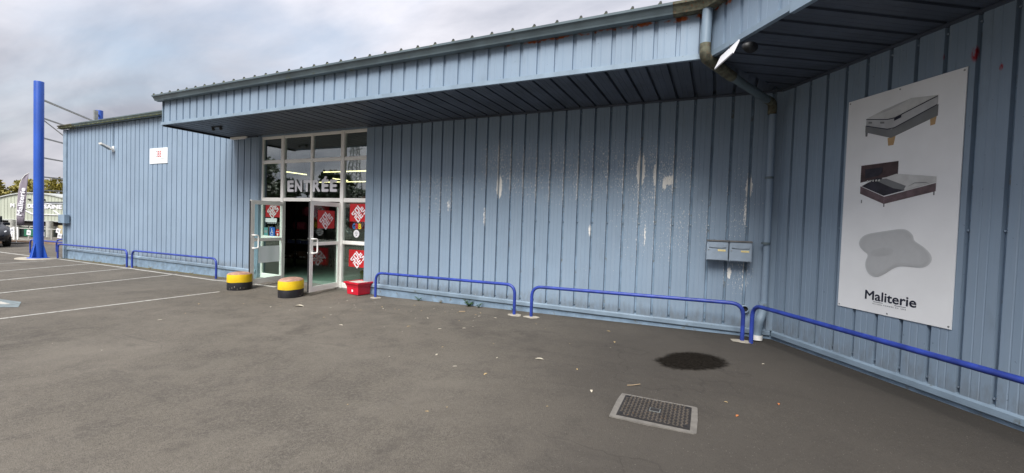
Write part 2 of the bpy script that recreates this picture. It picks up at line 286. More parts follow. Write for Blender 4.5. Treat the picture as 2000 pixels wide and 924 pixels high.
# ------------------------------------------------------------------ helpers
class MB:
    def __init__(s): s.v = []; s.f = []; s.sm = []
    def add(s, vs, fs, smooth=False):
        n = len(s.v); s.v += [tuple(a) for a in vs]; s.f += [tuple(n + i for i in q) for q in fs]; s.sm += [smooth] * len(fs); return s
    def box(s, x0, x1, y0, y1, z0, z1):
        return s.add([(x0, y0, z0), (x1, y0, z0), (x1, y1, z0), (x0, y1, z0), (x0, y0, z1), (x1, y0, z1), (x1, y1, z1), (x0, y1, z1)],
                     [(3, 2, 1, 0), (4, 5, 6, 7), (0, 1, 5, 4), (1, 2, 6, 5), (2, 3, 7, 6), (3, 0, 4, 7)])
    def bar(s, a, b, wx, wz, upv=(0, 0, 1)):
        a = Vector(a); b = Vector(b); d = (b - a).normalized(); u = Vector(upv)
        if abs(d.dot(u)) > .97: u = Vector((1, 0, 0))
        x = d.cross(u).normalized() * wx / 2; z = x.cross(d).normalized() * wz / 2
        vs = [a - x - z, a + x - z, a + x + z, a - x + z, b - x - z, b + x - z, b + x + z, b - x + z]
        return s.add(vs, [(0, 1, 2, 3), (7, 6, 5, 4), (1, 0, 4, 5), (2, 1, 5, 6), (3, 2, 6, 7), (0, 3, 7, 4)])
    def tube(s, path, r, n=10, caps=True):
        path = [Vector(q) for q in path]; rings = []; prev = None
        rr = r if isinstance(r, (list, tuple)) else [r] * len(path)
        for i, q in enumerate(path):
            d = (path[min(i + 1, len(path) - 1)] - path[max(i - 1, 0)]).normalized()
            if prev is None:
                u = d.orthogonal().normalized()
            else:
                u = (prev - d * prev.dot(d)).normalized()
            prev = u; v = d.cross(u)
            rings.append([q + (u * math.cos(2 * math.pi * k / n) + v * math.sin(2 * math.pi * k / n)) * rr[i] for k in range(n)])
        vs = [a for g_ in rings for a in g_]; fs = []
        for i in range(len(path) - 1):
            for k in range(n): fs.append((i * n + k, i * n + (k + 1) % n, (i + 1) * n + (k + 1) % n, (i + 1) * n + k))
        s.add(vs, fs, True)
        if caps:
            s.add(rings[0], [tuple(range(n))[::-1]]); s.add(rings[-1], [tuple(range(n))])
        return s
    def lathe(s, prof, n=24, c=(0, 0, 0), sx=1, sy=1, smooth=True):
        vs = []; fs = []
        for r_, z in prof:
            for k in range(n):
                a = 2 * math.pi * k / n; vs.append((c[0] + r_ * math.cos(a) * sx, c[1] + r_ * math.sin(a) * sy, c[2] + z))
        for i in range(len(prof) - 1):
            for k in range(n): fs.append((i * n + k, i * n + (k + 1) % n, (i + 1) * n + (k + 1) % n, (i + 1) * n + k))
        return s.add(vs, fs, smooth)
    def poly(s, pts, th, axis='y'):       # 2D polygon (x,z) extruded along y from 0 to -th ; or (x,y) along z
        n = len(pts)
        if axis == 'y': a = [(x, 0, z) for x, z in pts]; b = [(x, -th, z) for x, z in pts]
        else: a = [(x, y, 0) for x, y in pts]; b = [(x, y, th) for x, y in pts]
        return s.add(a + b, [tuple(range(n)), tuple(range(2 * n - 1, n - 1, -1))] + [(i, i + n, (i + 1) % n + n, (i + 1) % n) for i in range(n)])
    def move(s, d): s.v = [(a + d[0], b + d[1], c + d[2]) for a, b, c in s.v]; return s
    def mesh(s, name, mat):
        me = bpy.data.meshes.new(name); me.from_pydata(s.v, [], s.f)
        for p_, q in zip(me.polygons, s.sm): p_.use_smooth = q
        me.materials.append(MT[mat] if isinstance(mat, str) else mat); me.update(); return me
    def build(s, name, mat, parent=None, *a, **kw): return link(name, s.mesh(name, mat), parent, *a, **kw)
def link(name, me, parent=None, loc=(0, 0, 0), rz=0, label=None, cat=None, group=None, kind=None):
    o = bpy.data.objects.new(name, me); C.objects.link(o); o.parent = parent; o.location = loc; o.rotation_euler = (0, 0, rz)
    if label: o['label'] = label
    if cat: o['category'] = cat
    if group: o['group'] = group
    if kind: o['kind'] = kind
    return o
def thing(name, label, cat, loc=(0, 0, 0), rz=0, group=None): return link(name, None, None, loc, rz, label, cat, group)
def textmesh(s, width=None, height=None, bold=0.0, mat='navy', th=.002, rot=0, spacing=1.0, line=.8, align='CENTER'):
    cu = bpy.data.curves.new('t', 'FONT'); cu.body = s; cu.size = 1; cu.align_x = align; cu.space_character = spacing; cu.space_line = line; cu.resolution_u = 3
    ob = bpy.data.objects.new('t', cu); C.objects.link(ob)
    me = bpy.data.meshes.new_from_object(ob.evaluated_get(bpy.context.evaluated_depsgraph_get()))
    bpy.data.objects.remove(ob); bpy.data.curves.remove(cu)
    xs = [v.co.x for v in me.vertices]; ys = [v.co.y for v in me.vertices]
    x0, x1, y0, y1 = min(xs) - bold, max(xs) + bold, min(ys) - bold, max(ys) + bold
    sx = width / (x1 - x0) if width else None; sy = height / (y1 - y0) if height else None
    sx = sx or sy; sy = sy or sx
    c_, s_ = math.cos(rot), math.sin(rot)
    fs = [tuple(p.vertices) for p in me.polygons]; mb = MB()
    shifts = [(0, 0)] + ([(bold * math.cos(k * math.pi / 4), bold * math.sin(k * math.pi / 4)) for k in range(8)] if bold else [])
    for i, (bx, by) in enumerate(shifts):                  # overlaid copies give the heavy weight
        vs = []
        for v in me.vertices:
            a = (v.co.x + bx - (x0 + x1) / 2) * sx; b = (v.co.y + by - (y0 + y1) / 2) * sy
            vs.append((a * c_ - b * s_, -th - i * 2e-5, a * s_ + b * c_))
        mb.add(vs, fs)
    bpy.data.meshes.remove(me); return mb
def text(s, parent, at, mat='navy', name='lettering', **kw):
    mb = textmesh(s, **kw); mb.move((at[0], at[2] if len(at) > 2 else 0, at[1])); return mb.build(name, mat, parent)

GX = [-400, -58, -40, -24, -14.5, -9, -5, 0, 3, 5.5, 7.2, 9, 400]; GZ = [-1.45, -1.4, -.68, -.105, -.09, -.03, 0, .05, .11, .15, .175, .18, .18]
def g(x, y=-9):
    for i in range(len(GX) - 1):
        if x <= GX[i + 1]:
            t = (x - GX[i]) / (GX[i + 1] - GX[i]); z = GZ[i] + (GZ[i + 1] - GZ[i]) * max(0, t); break
    if -4.6 < x < .3 and y > -1.1:                      # little ramp up to the shop threshold
        a = max(0, min(1, (y + 1.1) / .9)); bx = max(0, min(1, (x + 4.6) / .9, (.3 - x) / .6)); z += .045 * a * a * (3 - 2 * a) * bx * bx * (3 - 2 * bx)
    return z

# ------------------------------------------------------------------ ground
xs = sorted(set([-400, -250, -150, -100, -80, -70] + [-64 + 2 * i for i in range(20)] + [-24 + i * .5 for i in range(67)] + [9.5 + i for i in range(12)] + [30, 50, 80, 120, 200, 400]))
ys = sorted(set([-400, -250, -150, -100, -70, -50, -40, -30, -25, -20, -16] + [-13 + .5 * i for i in range(23)] + [-1.8, -1.5, -1.3, -1.1, -.95, -.8, -.65, -.5, -.35, -.2, -.05, .1, .3] + [1, 2, 4, 8, 14, 20, 30, 50, 80, 150, 250, 400]))
gb = MB(); gb.v = [(x, y, g(x, y)) for y in ys for x in xs]; nx = len(xs)
gb.f = [(j * nx + i, j * nx + i + 1, (j + 1) * nx + i + 1, (j + 1) * nx + i) for j in range(len(ys) - 1) for i in range(nx - 1)]; gb.sm = [True] * len(gb.f)
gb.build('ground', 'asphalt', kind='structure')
def strip_on_ground(a, b, wd, lift=.005, n=14, wob=.0):
    a = Vector(a); b = Vector(b); d = (b - a).normalized(); pn = Vector((-d.y, d.x)); mb = MB(); vs = []
    for i in range(n + 1):
        q = a.lerp(b, i / n); w1 = wd / 2 + random.uniform(-wob, wob); w2 = wd / 2 + random.uniform(-wob, wob)
        for sgn, w_ in ((-1, w1), (1, w2)):
            e = q + pn * sgn * w_; vs.append((e.x, e.y, g(e.x, e.y) + lift))
    mb.add(vs, [(2 * i, 2 * i + 2, 2 * i + 3, 2 * i + 1) for i in range(n)]); return mb
for a, b, lab in (((-2.8, -1.42), (-2.735, -9.2), 'white bay line ending at the left bollard'), ((-6.58, -.30), (-5.1, -6.8), 'white bay line meeting the edge line before the nearer left barrier'),
                  ((-9.07, -.24), (-7.1, -6.2), 'white bay line meeting the edge line between the two left barriers'), ((-11.35, -.33), (-9.2, -5.2), 'white bay line just right of the tall blue post'),
                  ((-13.3, -.75), (-12.2, -5.0), 'white bay line running from the blue post footing')):
    strip_on_ground(a, b, .085, wob=.006).build('road_marking', 'line', kind='structure', label=lab)
strip_on_ground((-26, -.62), (-15.2, -.34), .09, wob=.006).build('road_marking', 'line', kind='structure')
strip_on_ground((-14.0, -.24), (-2.3, -.50), .085, wob=.006, n=30).build('road_marking', 'line', kind='structure', label='white edge line along the left barriers')
mb = MB(); mb.add([(x, y, g(x, y) + .005) for x, y in ((-5.3, -4.55), (-4.2, -4.42), (-3.72, -4.06), (-4.3, -3.86), (-5.4, -4.0))], [(0, 1, 2, 3, 4)]); mb.build('road_marking', 'bluepaint', kind='structure', label='worn pale blue and white bay symbol at the left edge')
mb = MB(); mb.add([(x, y, g(x, y) + .009) for x, y in ((-5.2, -4.35), (-4.55, -4.28), (-4.1, -4.03), (-4.6, -4.02), (-5.2, -4.12))], [(0, 1, 2, 3, 4)]); mb.build('road_marking', 'line', kind='structure')
# strip of dry soil along the foot of the left wall
mb = strip_on_ground((-14.1, -.04), (-4.0, -.08), .20, .004, 60, .05); mb.build('soil_strip', 'moss', kind='structure')
mb = strip_on_ground((-30, 1.0), (-24.2, 3.2), .35, .0, 6); mb2 = MB()
kd = Vector((.904, .427, 0)); k0 = Vector((-24.6, 1.9, 0))
mb2.bar(k0 - kd * 9 + Vector((0, 0, -.07)), k0 + kd * 5 + Vector((0, 0, -.07)), .25, .16); mb2.build('kerb', 'verge', kind='structure')

# ------------------------------------------------------------------ shop building
PHI = -.9939; RX = 7.3528; ZT = 3.63; CD = 1.587
shop = thing('shop_building', 'low shop clad in ribbed blue metal with a deep canopy over the glazed entrance', 'building')
PROF = [(0, 0), (.056, 0), (.060, .0025), (.066, .0025), (.070, 0), (.120, 0), (.124, .0025), (.130, .0025), (.134, 0), (.204, 0), (.209, .046), (.238, .046), (.244, 0), (.25, 0)]
def panelmesh(name, mat, z0, z1, prof=PROF):
    mb = MB(); n = len(prof)
    mb.add([(x, y, z0) for x, y in prof] + [(x, y, z1) for x, y in prof], [(i, i + 1, n + i + 1, n + i) for i in range(n - 1)])
    if z1 - z0 > 2:
        for z in (z0 + .06, 1.74, z1 - .06): mb.box(.215, .231, .015, .0225 if prof[-3][1] < .03 else .0455, z - .008, z + .008)
    return mb.mesh(name, mat)
def wallpart(label, x0, x1, z0, z1, loc=(0, 0, 0), rz=0):
    mb = MB(); mb.box(x0, x1, .04, .14, z0, z1); mb.box(x0, x1, .012, .039, -.2, .225)
    return mb.build('wall', 'plinth', shop, loc, rz, label)
def flashing(par, x0, x1):
    mb = MB(); p_ = [(.03, .312), (-.004, .303), (-.022, .285), (-.022, .232), (-.012, .222), (.03, .222)]
    n = len(p_); mb.add([(x0, y, z) for y, z in p_] + [(x1, y, z) for y, z in p_], [(i, n + i, n + (i + 1) % n, (i + 1) % n) for i in range(n)] + [tuple(range(n)), tuple(range(2 * n - 1, n - 1, -1))])
    mb.build('drip_flashing', 'trim', par)
def toptrim(par, x0, x1, z): MB().box(x0, x1, -.03, .03, z - .03, z - .004).build('top_trim', 'soffit', par)
pm_left = panelmesh('cladding_panel', 'clad', .30, 4.43, [(x, y * .5) for x, y in PROF]); pm_low = panelmesh('cladding_panel', 'clad', .30, 3.60); pm_main = panelmesh('cladding_panel', 'cladf', .30, 3.60); pm_right = panelmesh('cladding_panel', 'cladr', .30, 3.60)
def panels(par, mesh, k0, k1, off=-.224, pitch=.25, end=None):
    for k in range(k0, k1 + 1): link('cladding_panel', mesh, par, (k * pitch + off, 0, 0))
wl = wallpart('plain sunlit wall left of the entrance', -14.2, -3.74, .2, 4.45)
panels(wl, pm_left, -55, -19, off=-.224 - .02); panels(wl, pm_low, -18, -15, off=-.224 - .02); flashing(wl, -14.16, -3.75); toptrim(wl, -4.70, -3.75, 3.63)
MB().box(-14.24, -13.985, -.035, .12, -.2, 4.43).build('corner_trim', 'trim', wl); MB().box(-14.05, -14.01, -.075, -.036, -.1, 1.1).build('cable_duct', 'trim', wl)
MB().box(-14.18, -13.72, -.17, -.036, 1.17, 1.46).build('junction_box', 'trim', wl)
wm = wallpart('flaking wall between the entrance and the inner corner', -.15, 7.45, .2, 4.45)
panels(wm, pm_main, 1, 29); flashing(wm, -.15, 7.34); toptrim(wm, -.15, 7.34, 3.63)
mb = MB(); mb.box(-.17, .036, -.012, .14, .05, 3.61); mb.build('entrance_jamb', 'clad', wm)
MB().box(7.284, 7.40, -.02, .036, .30, 3.60).build('corner_trim', 'clad', wm)
MB().box(-3.99 - .0, -3.70, .004, .14, .05, 3.61).build('entrance_jamb', 'clad', wl)
wr = wallpart('end wall with the tall poster', 0, 6.2, .2, 4.45, (RX, 0, 0), PHI)
PR = .2537
prr = [(x * PR / .25, y) for x, y in PROF]; pm_right = panelmesh('cladding_panel', 'cladr', .30, 3.60, prr)
for k in range(0, 24): link('cladding_panel', pm_right, wr, (k * PR - .012, 0, 0))
flashing(wr, 0.03, 6.2); toptrim(wr, .03, 6.2, 3.63)
# vent pipe outlet
mb = MB(); mb.lathe([(.056, 0), (.056, .05), (.04, .05), (.04, .01)], 20)
mb.v = [(a, -c, b) for a, b, c in mb.v]; mb.build('vent_pipe', 'trim', wm, (7.02, -.004, .567)); mb = MB(); mb.lathe([(.0, 0), (.041, 0)], 20); mb.v = [(a, -c, b) for a, b, c in mb.v]; mb.build('vent_hole', 'black', wm, (7.02, -.02, .567))

# canopy
MIT = Vector((6.452, -CD)); FD = Vector((math.cos(R(-53.6)), math.sin(R(-53.6)))); CRN = Vector((RX, 0)); RD = Vector((math.cos(PHI), math.sin(PHI)))
canopy = MB(); canopy.box(-4.70, 6.3, -CD + .05, -.05, 3.70, 3.72); canopy.box(-4.712, -4.69, -CD, -.06, 3.60, 4.20)
can = canopy.build('canopy', 'trim', shop, label='deep canopy over the entrance wall')
def soffit_panel(par, pts_a, pts_b, name='soffit_panel'):   # profile lines from wall side to fascia side
    n = len(pts_a); mb = MB(); mb.add(pts_a + pts_b, [(i, i + 1, n + i + 1, n + i) for i in range(n - 1)]); mb.build(name, 'soffit', par)
def mitre_y(x): return -CD * (RX - x) / (RX - MIT.x)
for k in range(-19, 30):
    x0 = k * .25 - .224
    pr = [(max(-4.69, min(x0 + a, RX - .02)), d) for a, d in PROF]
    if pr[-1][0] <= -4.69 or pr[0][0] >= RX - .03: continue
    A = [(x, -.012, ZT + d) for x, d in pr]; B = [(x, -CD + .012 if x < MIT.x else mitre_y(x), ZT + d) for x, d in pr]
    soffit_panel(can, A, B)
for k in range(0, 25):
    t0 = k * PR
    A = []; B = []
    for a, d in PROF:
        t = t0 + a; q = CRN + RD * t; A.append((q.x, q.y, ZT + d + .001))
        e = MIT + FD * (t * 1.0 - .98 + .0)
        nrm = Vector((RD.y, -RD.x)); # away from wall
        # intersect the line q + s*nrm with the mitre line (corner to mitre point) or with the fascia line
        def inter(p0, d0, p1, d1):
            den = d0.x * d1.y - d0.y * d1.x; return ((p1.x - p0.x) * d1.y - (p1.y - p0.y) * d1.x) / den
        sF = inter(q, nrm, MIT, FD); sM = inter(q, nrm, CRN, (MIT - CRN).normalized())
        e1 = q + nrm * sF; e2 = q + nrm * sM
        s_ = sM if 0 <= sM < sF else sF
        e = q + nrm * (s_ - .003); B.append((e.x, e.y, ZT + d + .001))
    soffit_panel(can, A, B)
pf = panelmesh('fascia_panel', 'fascia', 3.665, 4.13, [(0, 0), (.06, 0), (.063, .002), (.069, .002), (.072, 0), (.192, 0), (.199, .024), (.238, .024), (.245, 0), (.25, 0)])
for k in range(-19, 26):
    x0 = k * .25 - .11
    if x0 < -4.72 or x0 + .25 > MIT.x + .02: continue
    link('fascia_panel', pf, can, (x0, -CD, 0))
fa = math.atan2(FD.y, FD.x)
for k in range(0, 20):
    q = MIT + FD * (k * .25 + .02); link('fascia_panel', pf, can, (q.x, q.y, 0), fa)
mb = MB(); mb.box(-4.74, MIT.x + .004, -CD + .03, -CD + .05, 3.62, 4.2); mb.build('fascia_backing', 'trim', can)
mb = MB(); mb.box(0, 5, .03, .05, 3.62, 4.2); mb.build('fascia_backing', 'trim', can, (MIT.x, MIT.y, 0), fa)
mb = MB(); mb.box(-4.73, MIT.x, -CD - .014, -CD + .028, 3.612, 3.672); mb.build('fascia_edge_trim', 'trim', can)
mb = MB(); mb.box(0.01, 1.12, -.014, .028, 3.612, 3.672); mb.build('fascia_edge_trim', 'trim', can, (MIT.x, MIT.y, 0), fa)
mb = MB(); mb.box(1.121, 5, -.020, .028, 3.585, 3.68); mb.build('fascia_edge_trim', 'trim', can, (MIT.x, MIT.y, 0), fa)
mb = MB(); mb.box(-4.72, -4.685, -CD + .02, -.02, 3.585, 3.63); mb.build('canopy_end_trim', 'dark', can)
# gutters: profile (outward offset, z) swept along a plan path
def sweep(path, prof, name, mat, par):
    path = [Vector(q) for q in path]; rings = []
    for i, q in enumerate(path):
        d0 = (q - path[i - 1]).normalized() if i else None; d1 = (path[i + 1] - q).normalized() if i < len(path) - 1 else None
        d0 = d0 or d1; d1 = d1 or d0
        n0 = Vector((d0.y, -d0.x)); n1 = Vector((d1.y, -d1.x)); nn = (n0 + n1).normalized(); sc = 1 / max(.5, nn.dot(n0))
        rings.append([(q.x + nn.x * o_ * sc, q.y + nn.y * o_ * sc, z) for o_, z in prof])
    n = len(prof); mb = MB(); mb.add([a for r_ in rings for a in r_], [(i * n + k, i * n + k + 1, (i + 1) * n + k + 1, (i + 1) * n + k) for i in range(len(path) - 1) for k in range(n - 1)])
    mb.add(rings[0], [tuple(range(n))]); mb.add(rings[-1], [tuple(range(n))[::-1]])
    return mb.build(name, mat, par)
GP = [(.003, 4.23), (.003, 4.125), (.05, 4.118), (.10, 4.128), (.112, 4.122), (.118, 4.14), (.150, 4.195), (.172, 4.205), (.175, 4.232), (.160, 4.236), (.140, 4.205), (.04, 4.15), (.02, 4.23)]
sweep([(-4.78, -CD), (6.05, -CD)], GP, 'gutter', 'gutter', shop)
sweep([(6.052, -CD - .001), (6.30, -CD - .001), (6.42, -CD - .02), (6.50, -CD - .09), tuple(MIT + FD * .25), tuple(MIT + FD * .6)], GP, 'gutter', 'gutter_rust', shop)
sweep([tuple(MIT + FD * .602), tuple(MIT + FD * 5)], GP, 'gutter', 'gutter', shop)
GPL = [(o_ * .95, z + .315) for o_, z in GP]
sweep([(-14.28, -.02), (-13.2, -.02)], GPL, 'gutter', 'gutter_rust', shop); sweep([(-13.199, -.02), (-4.74, -.02)], GPL, 'gutter', 'gutter', shop)
# roof sheets with rib ends showing above the gutter
def zroof(y): return 4.238 + .135 * (y + 1.74)
RIB = .313
def roofsheet(x0, x1, ye, rot=None):
    mb = MB(); n = int((x1 - x0) / RIB); pr = []
    for k in range(n + 1):
        x = x0 + k * RIB; pr += [(x, 0), (x + .008, .012), (x + .038, .012), (x + .046, 0)]
    pr.append((x1, 0)); m_ = len(pr); yb = 9.0
    mb.add([(x, ye, zroof(ye) + h) for x, h in pr] + [(x, yb, zroof(yb) + h) for x, h in pr] + [(x, ye + .02, zroof(ye) - .012) for x, h in pr], [(i, i + 1, m_ + i + 1, m_ + i) for i in range(m_ - 1)] + [(2 * m_ + i, 2 * m_ + i + 1, i + 1, i) for i in range(m_ - 1)])
    return mb
roofsheet(-4.79 + .035, 6.30, -CD - .165).build('roof', 'roof', shop); roofsheet(-14.26, -4.78, -.185).build('roof', 'roof', shop)
mb = MB(); q0 = MIT + FD * 0; q1 = MIT + FD * 5; nin = Vector((-FD.y, FD.x))
mb.add([(6.28, -CD - .02, 4.24), (MIT.x, -CD - .05, 4.242), (q1.x, q1.y, 4.242), (q1.x + 9 * nin.x, q1.y + 9 * nin.y, 5.4), (6.28, 9, zroof(9))], [(0, 1, 2, 3, 4)]); mb.build('roof', 'roof', shop)
capm = MB(); capm.box(-.014, .014, -.010, .015, 0, .022).box(-.008, .008, -.006, .012, .022, .030); capm = capm.mesh('roof_rib_cap', 'dark')
for k in range(36):
    x = -4.745 + .3133 * k + .008
    if x < 6.2: link('roof_rib_cap', capm, shop, (x, -CD - .15, 4.245))
# downpipe from the mitre back to the inner corner
def arc(path, rad=.12, n=5):
    P = [Vector(q) for q in path]; out = [P[0]]
    for i in range(1, len(P) - 1):
        a = (P[i - 1] - P[i]); b = (P[i + 1] - P[i]); r_ = min(rad, a.length * .45, b.length * .45); a = P[i] + a.normalized() * r_; b = P[i] + b.normalized() * r_
        for k in range(n + 1):
            t = k / n; out.append(a * (1 - t) ** 2 + P[i] * 2 * t * (1 - t) + b * t * t)
    out.append(P[-1]); return out
dp = MB().tube(arc([(6.415, -1.675, 4.13), (6.405, -1.675, 3.74)]), .056, 12).build('downpipe', 'trim', shop)
MB().tube(arc([(6.405, -1.675, 3.745), (6.405, -1.672, 3.60), (6.70, -1.10, 3.53)], .16, 8), [.060] * 10 + [.052] if False else .060, 12).build('pipe_elbow', 'gutter_rust', dp)
MB().tube([(6.68, -1.14, 3.533), (7.17, -.22, 3.44)], .050, 12).build('pipe_run', 'gutter', dp)
MB().tube(arc([(7.15, -.26, 3.445), (7.225, -.125, 3.43), (7.225, -.115, 3.28)], .09, 6), .056, 12).build('pipe_elbow', 'gutter_rust', dp)
MB().tube([(7.235, -.105, 3.30), (7.245, -.105, .66)], .043, 14).build('pipe_run', 'clad', dp)
MB().tube([(7.235, -.115, .70), (7.235, -.115, .645)], .060, 14).build('pipe_socket', 'trim', dp)
MB().tube(arc([(7.235, -.115, .67), (7.235, -.12, .56), (7.18, -.17, .40), (7.17, -.18, .22)], .09, 5), .055, 14).build('pipe_foot', 'trim', dp)
MB().tube([(7.17, -.18, .25), (7.168, -.185, .185)], .074, 16).build('pipe_foot_collar', 'white', dp)
for z in (2.4, 1.5): MB().tube([(7.23, -.115, z), (7.23, -.115, z + .03)], .056, 14).build('pipe_clip', 'gutter', dp)

# ------------------------------------------------------------------ room behind the glazing
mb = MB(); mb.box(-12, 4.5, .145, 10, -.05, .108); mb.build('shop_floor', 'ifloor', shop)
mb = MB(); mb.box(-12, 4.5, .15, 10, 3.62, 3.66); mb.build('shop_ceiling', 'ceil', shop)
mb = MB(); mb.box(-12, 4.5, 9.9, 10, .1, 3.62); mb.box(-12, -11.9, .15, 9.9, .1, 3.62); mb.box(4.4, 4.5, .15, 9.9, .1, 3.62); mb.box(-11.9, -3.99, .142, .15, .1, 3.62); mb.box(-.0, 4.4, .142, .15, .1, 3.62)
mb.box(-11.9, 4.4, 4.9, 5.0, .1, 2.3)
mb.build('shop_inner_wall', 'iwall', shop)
MB().box(-4.05, -.14, .06, .148, 3.615, 4.4).build('entrance_header', 'clad', shop)
MB().box(-3.71, -.18, -.02, .20, .02, .112).build('threshold', 'conc2', shop)
def tubelight(a, b, lab):
    t_ = thing('fluorescent_light', lab, 'light', a, 0, 'fluorescent ceiling tubes in the shop'); d = Vector(b) - Vector(a)
    MB().bar((0, 0, .05), d + Vector((0, 0, .05)), .10, .05).build('housing', 'ceil', t_); MB().tube([(0, 0, 0), d], .017, 8).build('tube', 'tube', t_)
    MB().bar((0, 0, .08), (0, 0, 3.62 - a[2]), .02, .02).build('hanger', 'ceil', t_); MB().bar(d + Vector((0, 0, .08)), d + Vector((0, 0, 3.62 - a[2])), .02, .02).build('hanger', 'ceil', t_)
tubelight((-6.88, 3.1, 3.2), (-6.88, 3.95, 3.2), 'short slanting ceiling tube seen above the first letters')
tubelight((-5.45, 3.46, 3.2), (-2.4, 3.46, 3.2), 'upper long ceiling tube seen through the two right panes')
tubelight((-6.95, 5.2, 3.2), (-6.95, 5.95, 3.2), 'short slanting ceiling tube seen above the last letters')
tubelight((-9.1, 6.4, 3.2), (-4.6, 6.4, 3.2), 'lower long ceiling tube seen through the two right panes')

# entrance glazing
YF, YB = .08, .145
fr = MB(); CX = [-3.713, -2.93, -1.94, -.957, -.187]
for i, x in enumerate(CX):
    w_ = .05 if i in (0, 4) else .062 if i == 2 else .095
    xa = x if i == 0 else x - w_ if i == 4 else x - w_ / 2; xb = xa + w_
    if i == 2: fr.box(xa, xb, YF, YB, 2.065, 3.61)
    else: fr.box(xa, xb, YF - (.012 if i in (1, 3) else 0), YB, .112, 3.61)
spans = [(CX[0] + .045, CX[1] - .0375), (CX[1] + .0375, CX[2] - .025), (CX[2] + .025, CX[3] - .0375), (CX[3] + .0375, CX[4] - .045)]
for i, (a, b) in enumerate(spans):
    for zc, h in ((3.585, .05), (2.99, .06), (2.065, .07)): fr.box(a, b, YF + .004, YB - .004, zc - h / 2, zc + h / 2)
    if i in (0, 3):
        for zc, h in ((1.125, .06), (.165, .10)): fr.box(a, b, YF + .004, YB - .004, zc - h / 2, zc + h / 2)
ent = fr.build('entrance_frame', 'white', shop)
for i, (a, b) in enumerate(spans):
    rows = [(2.1, 2.96), (3.02, 3.56)] + ([(.215, 1.095), (1.155, 2.03)] if i in (0, 3) else [])
    for z0, z1 in rows:
        MB().box(a - .002, b + .002, .108, .114, z0 - .002, z1 + .002).build('pane', 'glass', ent)
        bd = MB(); 
        for q in ((a, b, z0, z0 + .012), (a, b, z1 - .012, z1), (a, a + .012, z0 + .012, z1 - .012), (b - .012, b, z0 + .012, z1 - .012)): bd.box(q[0], q[1], .095, .1075, q[2], q[3])
        bd.build('glazing_bead', 'dark' if i == 9 else 'white', ent)
def door(hinge, free, label, inner):
    h = Vector(hinge); d = Vector(free) - h; W_ = d.length; a = math.atan2(d.y, d.x)
    mb = MB(); t_ = .022
    mb.box(0, .085, -t_, t_, .125, 2.0); mb.box(W_ - .09, W_, -t_, t_, .125, 2.0)
    for z0, z1 in ((.125, .235), (1.08, 1.15), (1.91, 2.0)): mb.box(.085, W_ - .09, -t_ + .003, t_ - .003, z0, z1)
    D = mb.build('door', 'white', shop, (h.x, h.y, 0), a, label)
    for z0, z1 in ((.223, 1.087), (1.143, 1.927)): MB().box(.068, W_ - .073, -.004, .004, z0, z1).build('pane', 'dglass', D)
    gk = MB(); gk.box(W_ + .0005, W_ + .008, -t_ + .004, t_ - .004, .13, 1.99); gk.build('edge_gasket', 'dark', D)
    for s in (-1, 1):
        u = W_ - .04
        MB().tube(arc([(u, s * t_, 1.22), (u - .02, s * .075, 1.22), (u - .10, s * .085, 1.215), (u - .10, s * .085, .935), (u - .02, s * .075, .93), (u, s * t_, .93)], .035, 4), .015, 8).build('handle', 'white', D)
    for z in (.35, 1.1, 1.8): MB().tube([(-.008, 0, z), (-.008, 0, z + .12)], .014, 8).build('hinge', 'white', D)
    return D
dl = door((-2.86, .10), (-2.695, -.85), 'left door leaf standing open', 1); dr = door((-1.005, .10), (-.845, -.84), 'right door leaf standing open', 0)

# ------------------------------------------------------------------ posters, stickers and lettering on the glass
BLK = {'S': [(0, 1, .8, 1), (0, .28, .4, .8), (0, 1, .4, .6), (.72, 1, .2, .4), (0, 1, 0, .2)], 'O': [(0, .28, 0, 1), (.72, 1, 0, 1), (.28, .72, .8, 1), (.28, .72, 0, .2)], 'L': [(0, .28, 0, 1), (.28, .95, 0, .2)],
       'D': [(0, .28, 0, 1), (.72, 1, .12, .88), (.28, .86, .8, 1), (.28, .86, 0, .2)], 'E': [(0, .28, 0, 1), (.28, .95, .8, 1), (.28, .85, .4, .6), (.28, .95, 0, .2)]}
def soldes(label, x, z, wd, hh, loc=None, rz=0, y=.104, rot=R(47)):
    t_ = thing('sale_poster', label, 'poster', loc or (x, y, z), rz, 'red sale posters on the entrance glass')
    MB().box(-wd / 2, wd / 2, -.001, .001, -hh / 2, hh / 2).build('sheet', 'red', t_)
    for s_, du in (('SOL', .074), ('DES', -.074)):
        c_, n_ = math.cos(rot), math.sin(rot); ox, oz = -n_ * du, c_ * du
        lw, lh, gp = .100, .135, .018
        for k_, ch in enumerate(s_):
            mb = MB(); u0 = (k_ - 1.5) * (lw + gp) + gp / 2
            for a0, a1, b0, b1 in BLK[ch]:
                mb.box(u0 + a0 * lw, u0 + a1 * lw, -.0022, -.0012, (b0 - .5) * lh, (b1 - .5) * lh)
            mb.v = [(a * c_ - b * n_ + ox, y_, a * n_ + b * c_ + oz) for a, y_, b in mb.v]; mb.build('letter', 'letter', t_)
    return t_
soldes('red sale poster high on the fixed pane right of the doors', -.463, 1.795, .53, .39)
soldes('red sale poster low on the fixed pane above the red planter', -.468, .79, .52, .38)
soldes('red sale poster behind the open left door leaf', -3.29, 1.80, .54, .34)
dh = Vector((-1.005, .10)); dd = (Vector((-.845, -.84)) - dh).normalized(); pp = dh + dd * .47; na = math.atan2(-dd.y, -dd.x); nrm = Vector((-dd.y, dd.x))
if nrm.x < 0: nrm = -nrm
q = pp + nrm * .008
soldes('red sale poster on the glass of the open right door leaf', 0, 0, .52, .38, (q.x, q.y, 1.625), math.atan2(-dd.y, -dd.x))
mb = MB(); hl = Vector((-2.86, .10)); ld = (Vector((-2.695, -.85)) - hl).normalized(); q = hl + ld * .46 - Vector((ld.y, -ld.x)) * .022
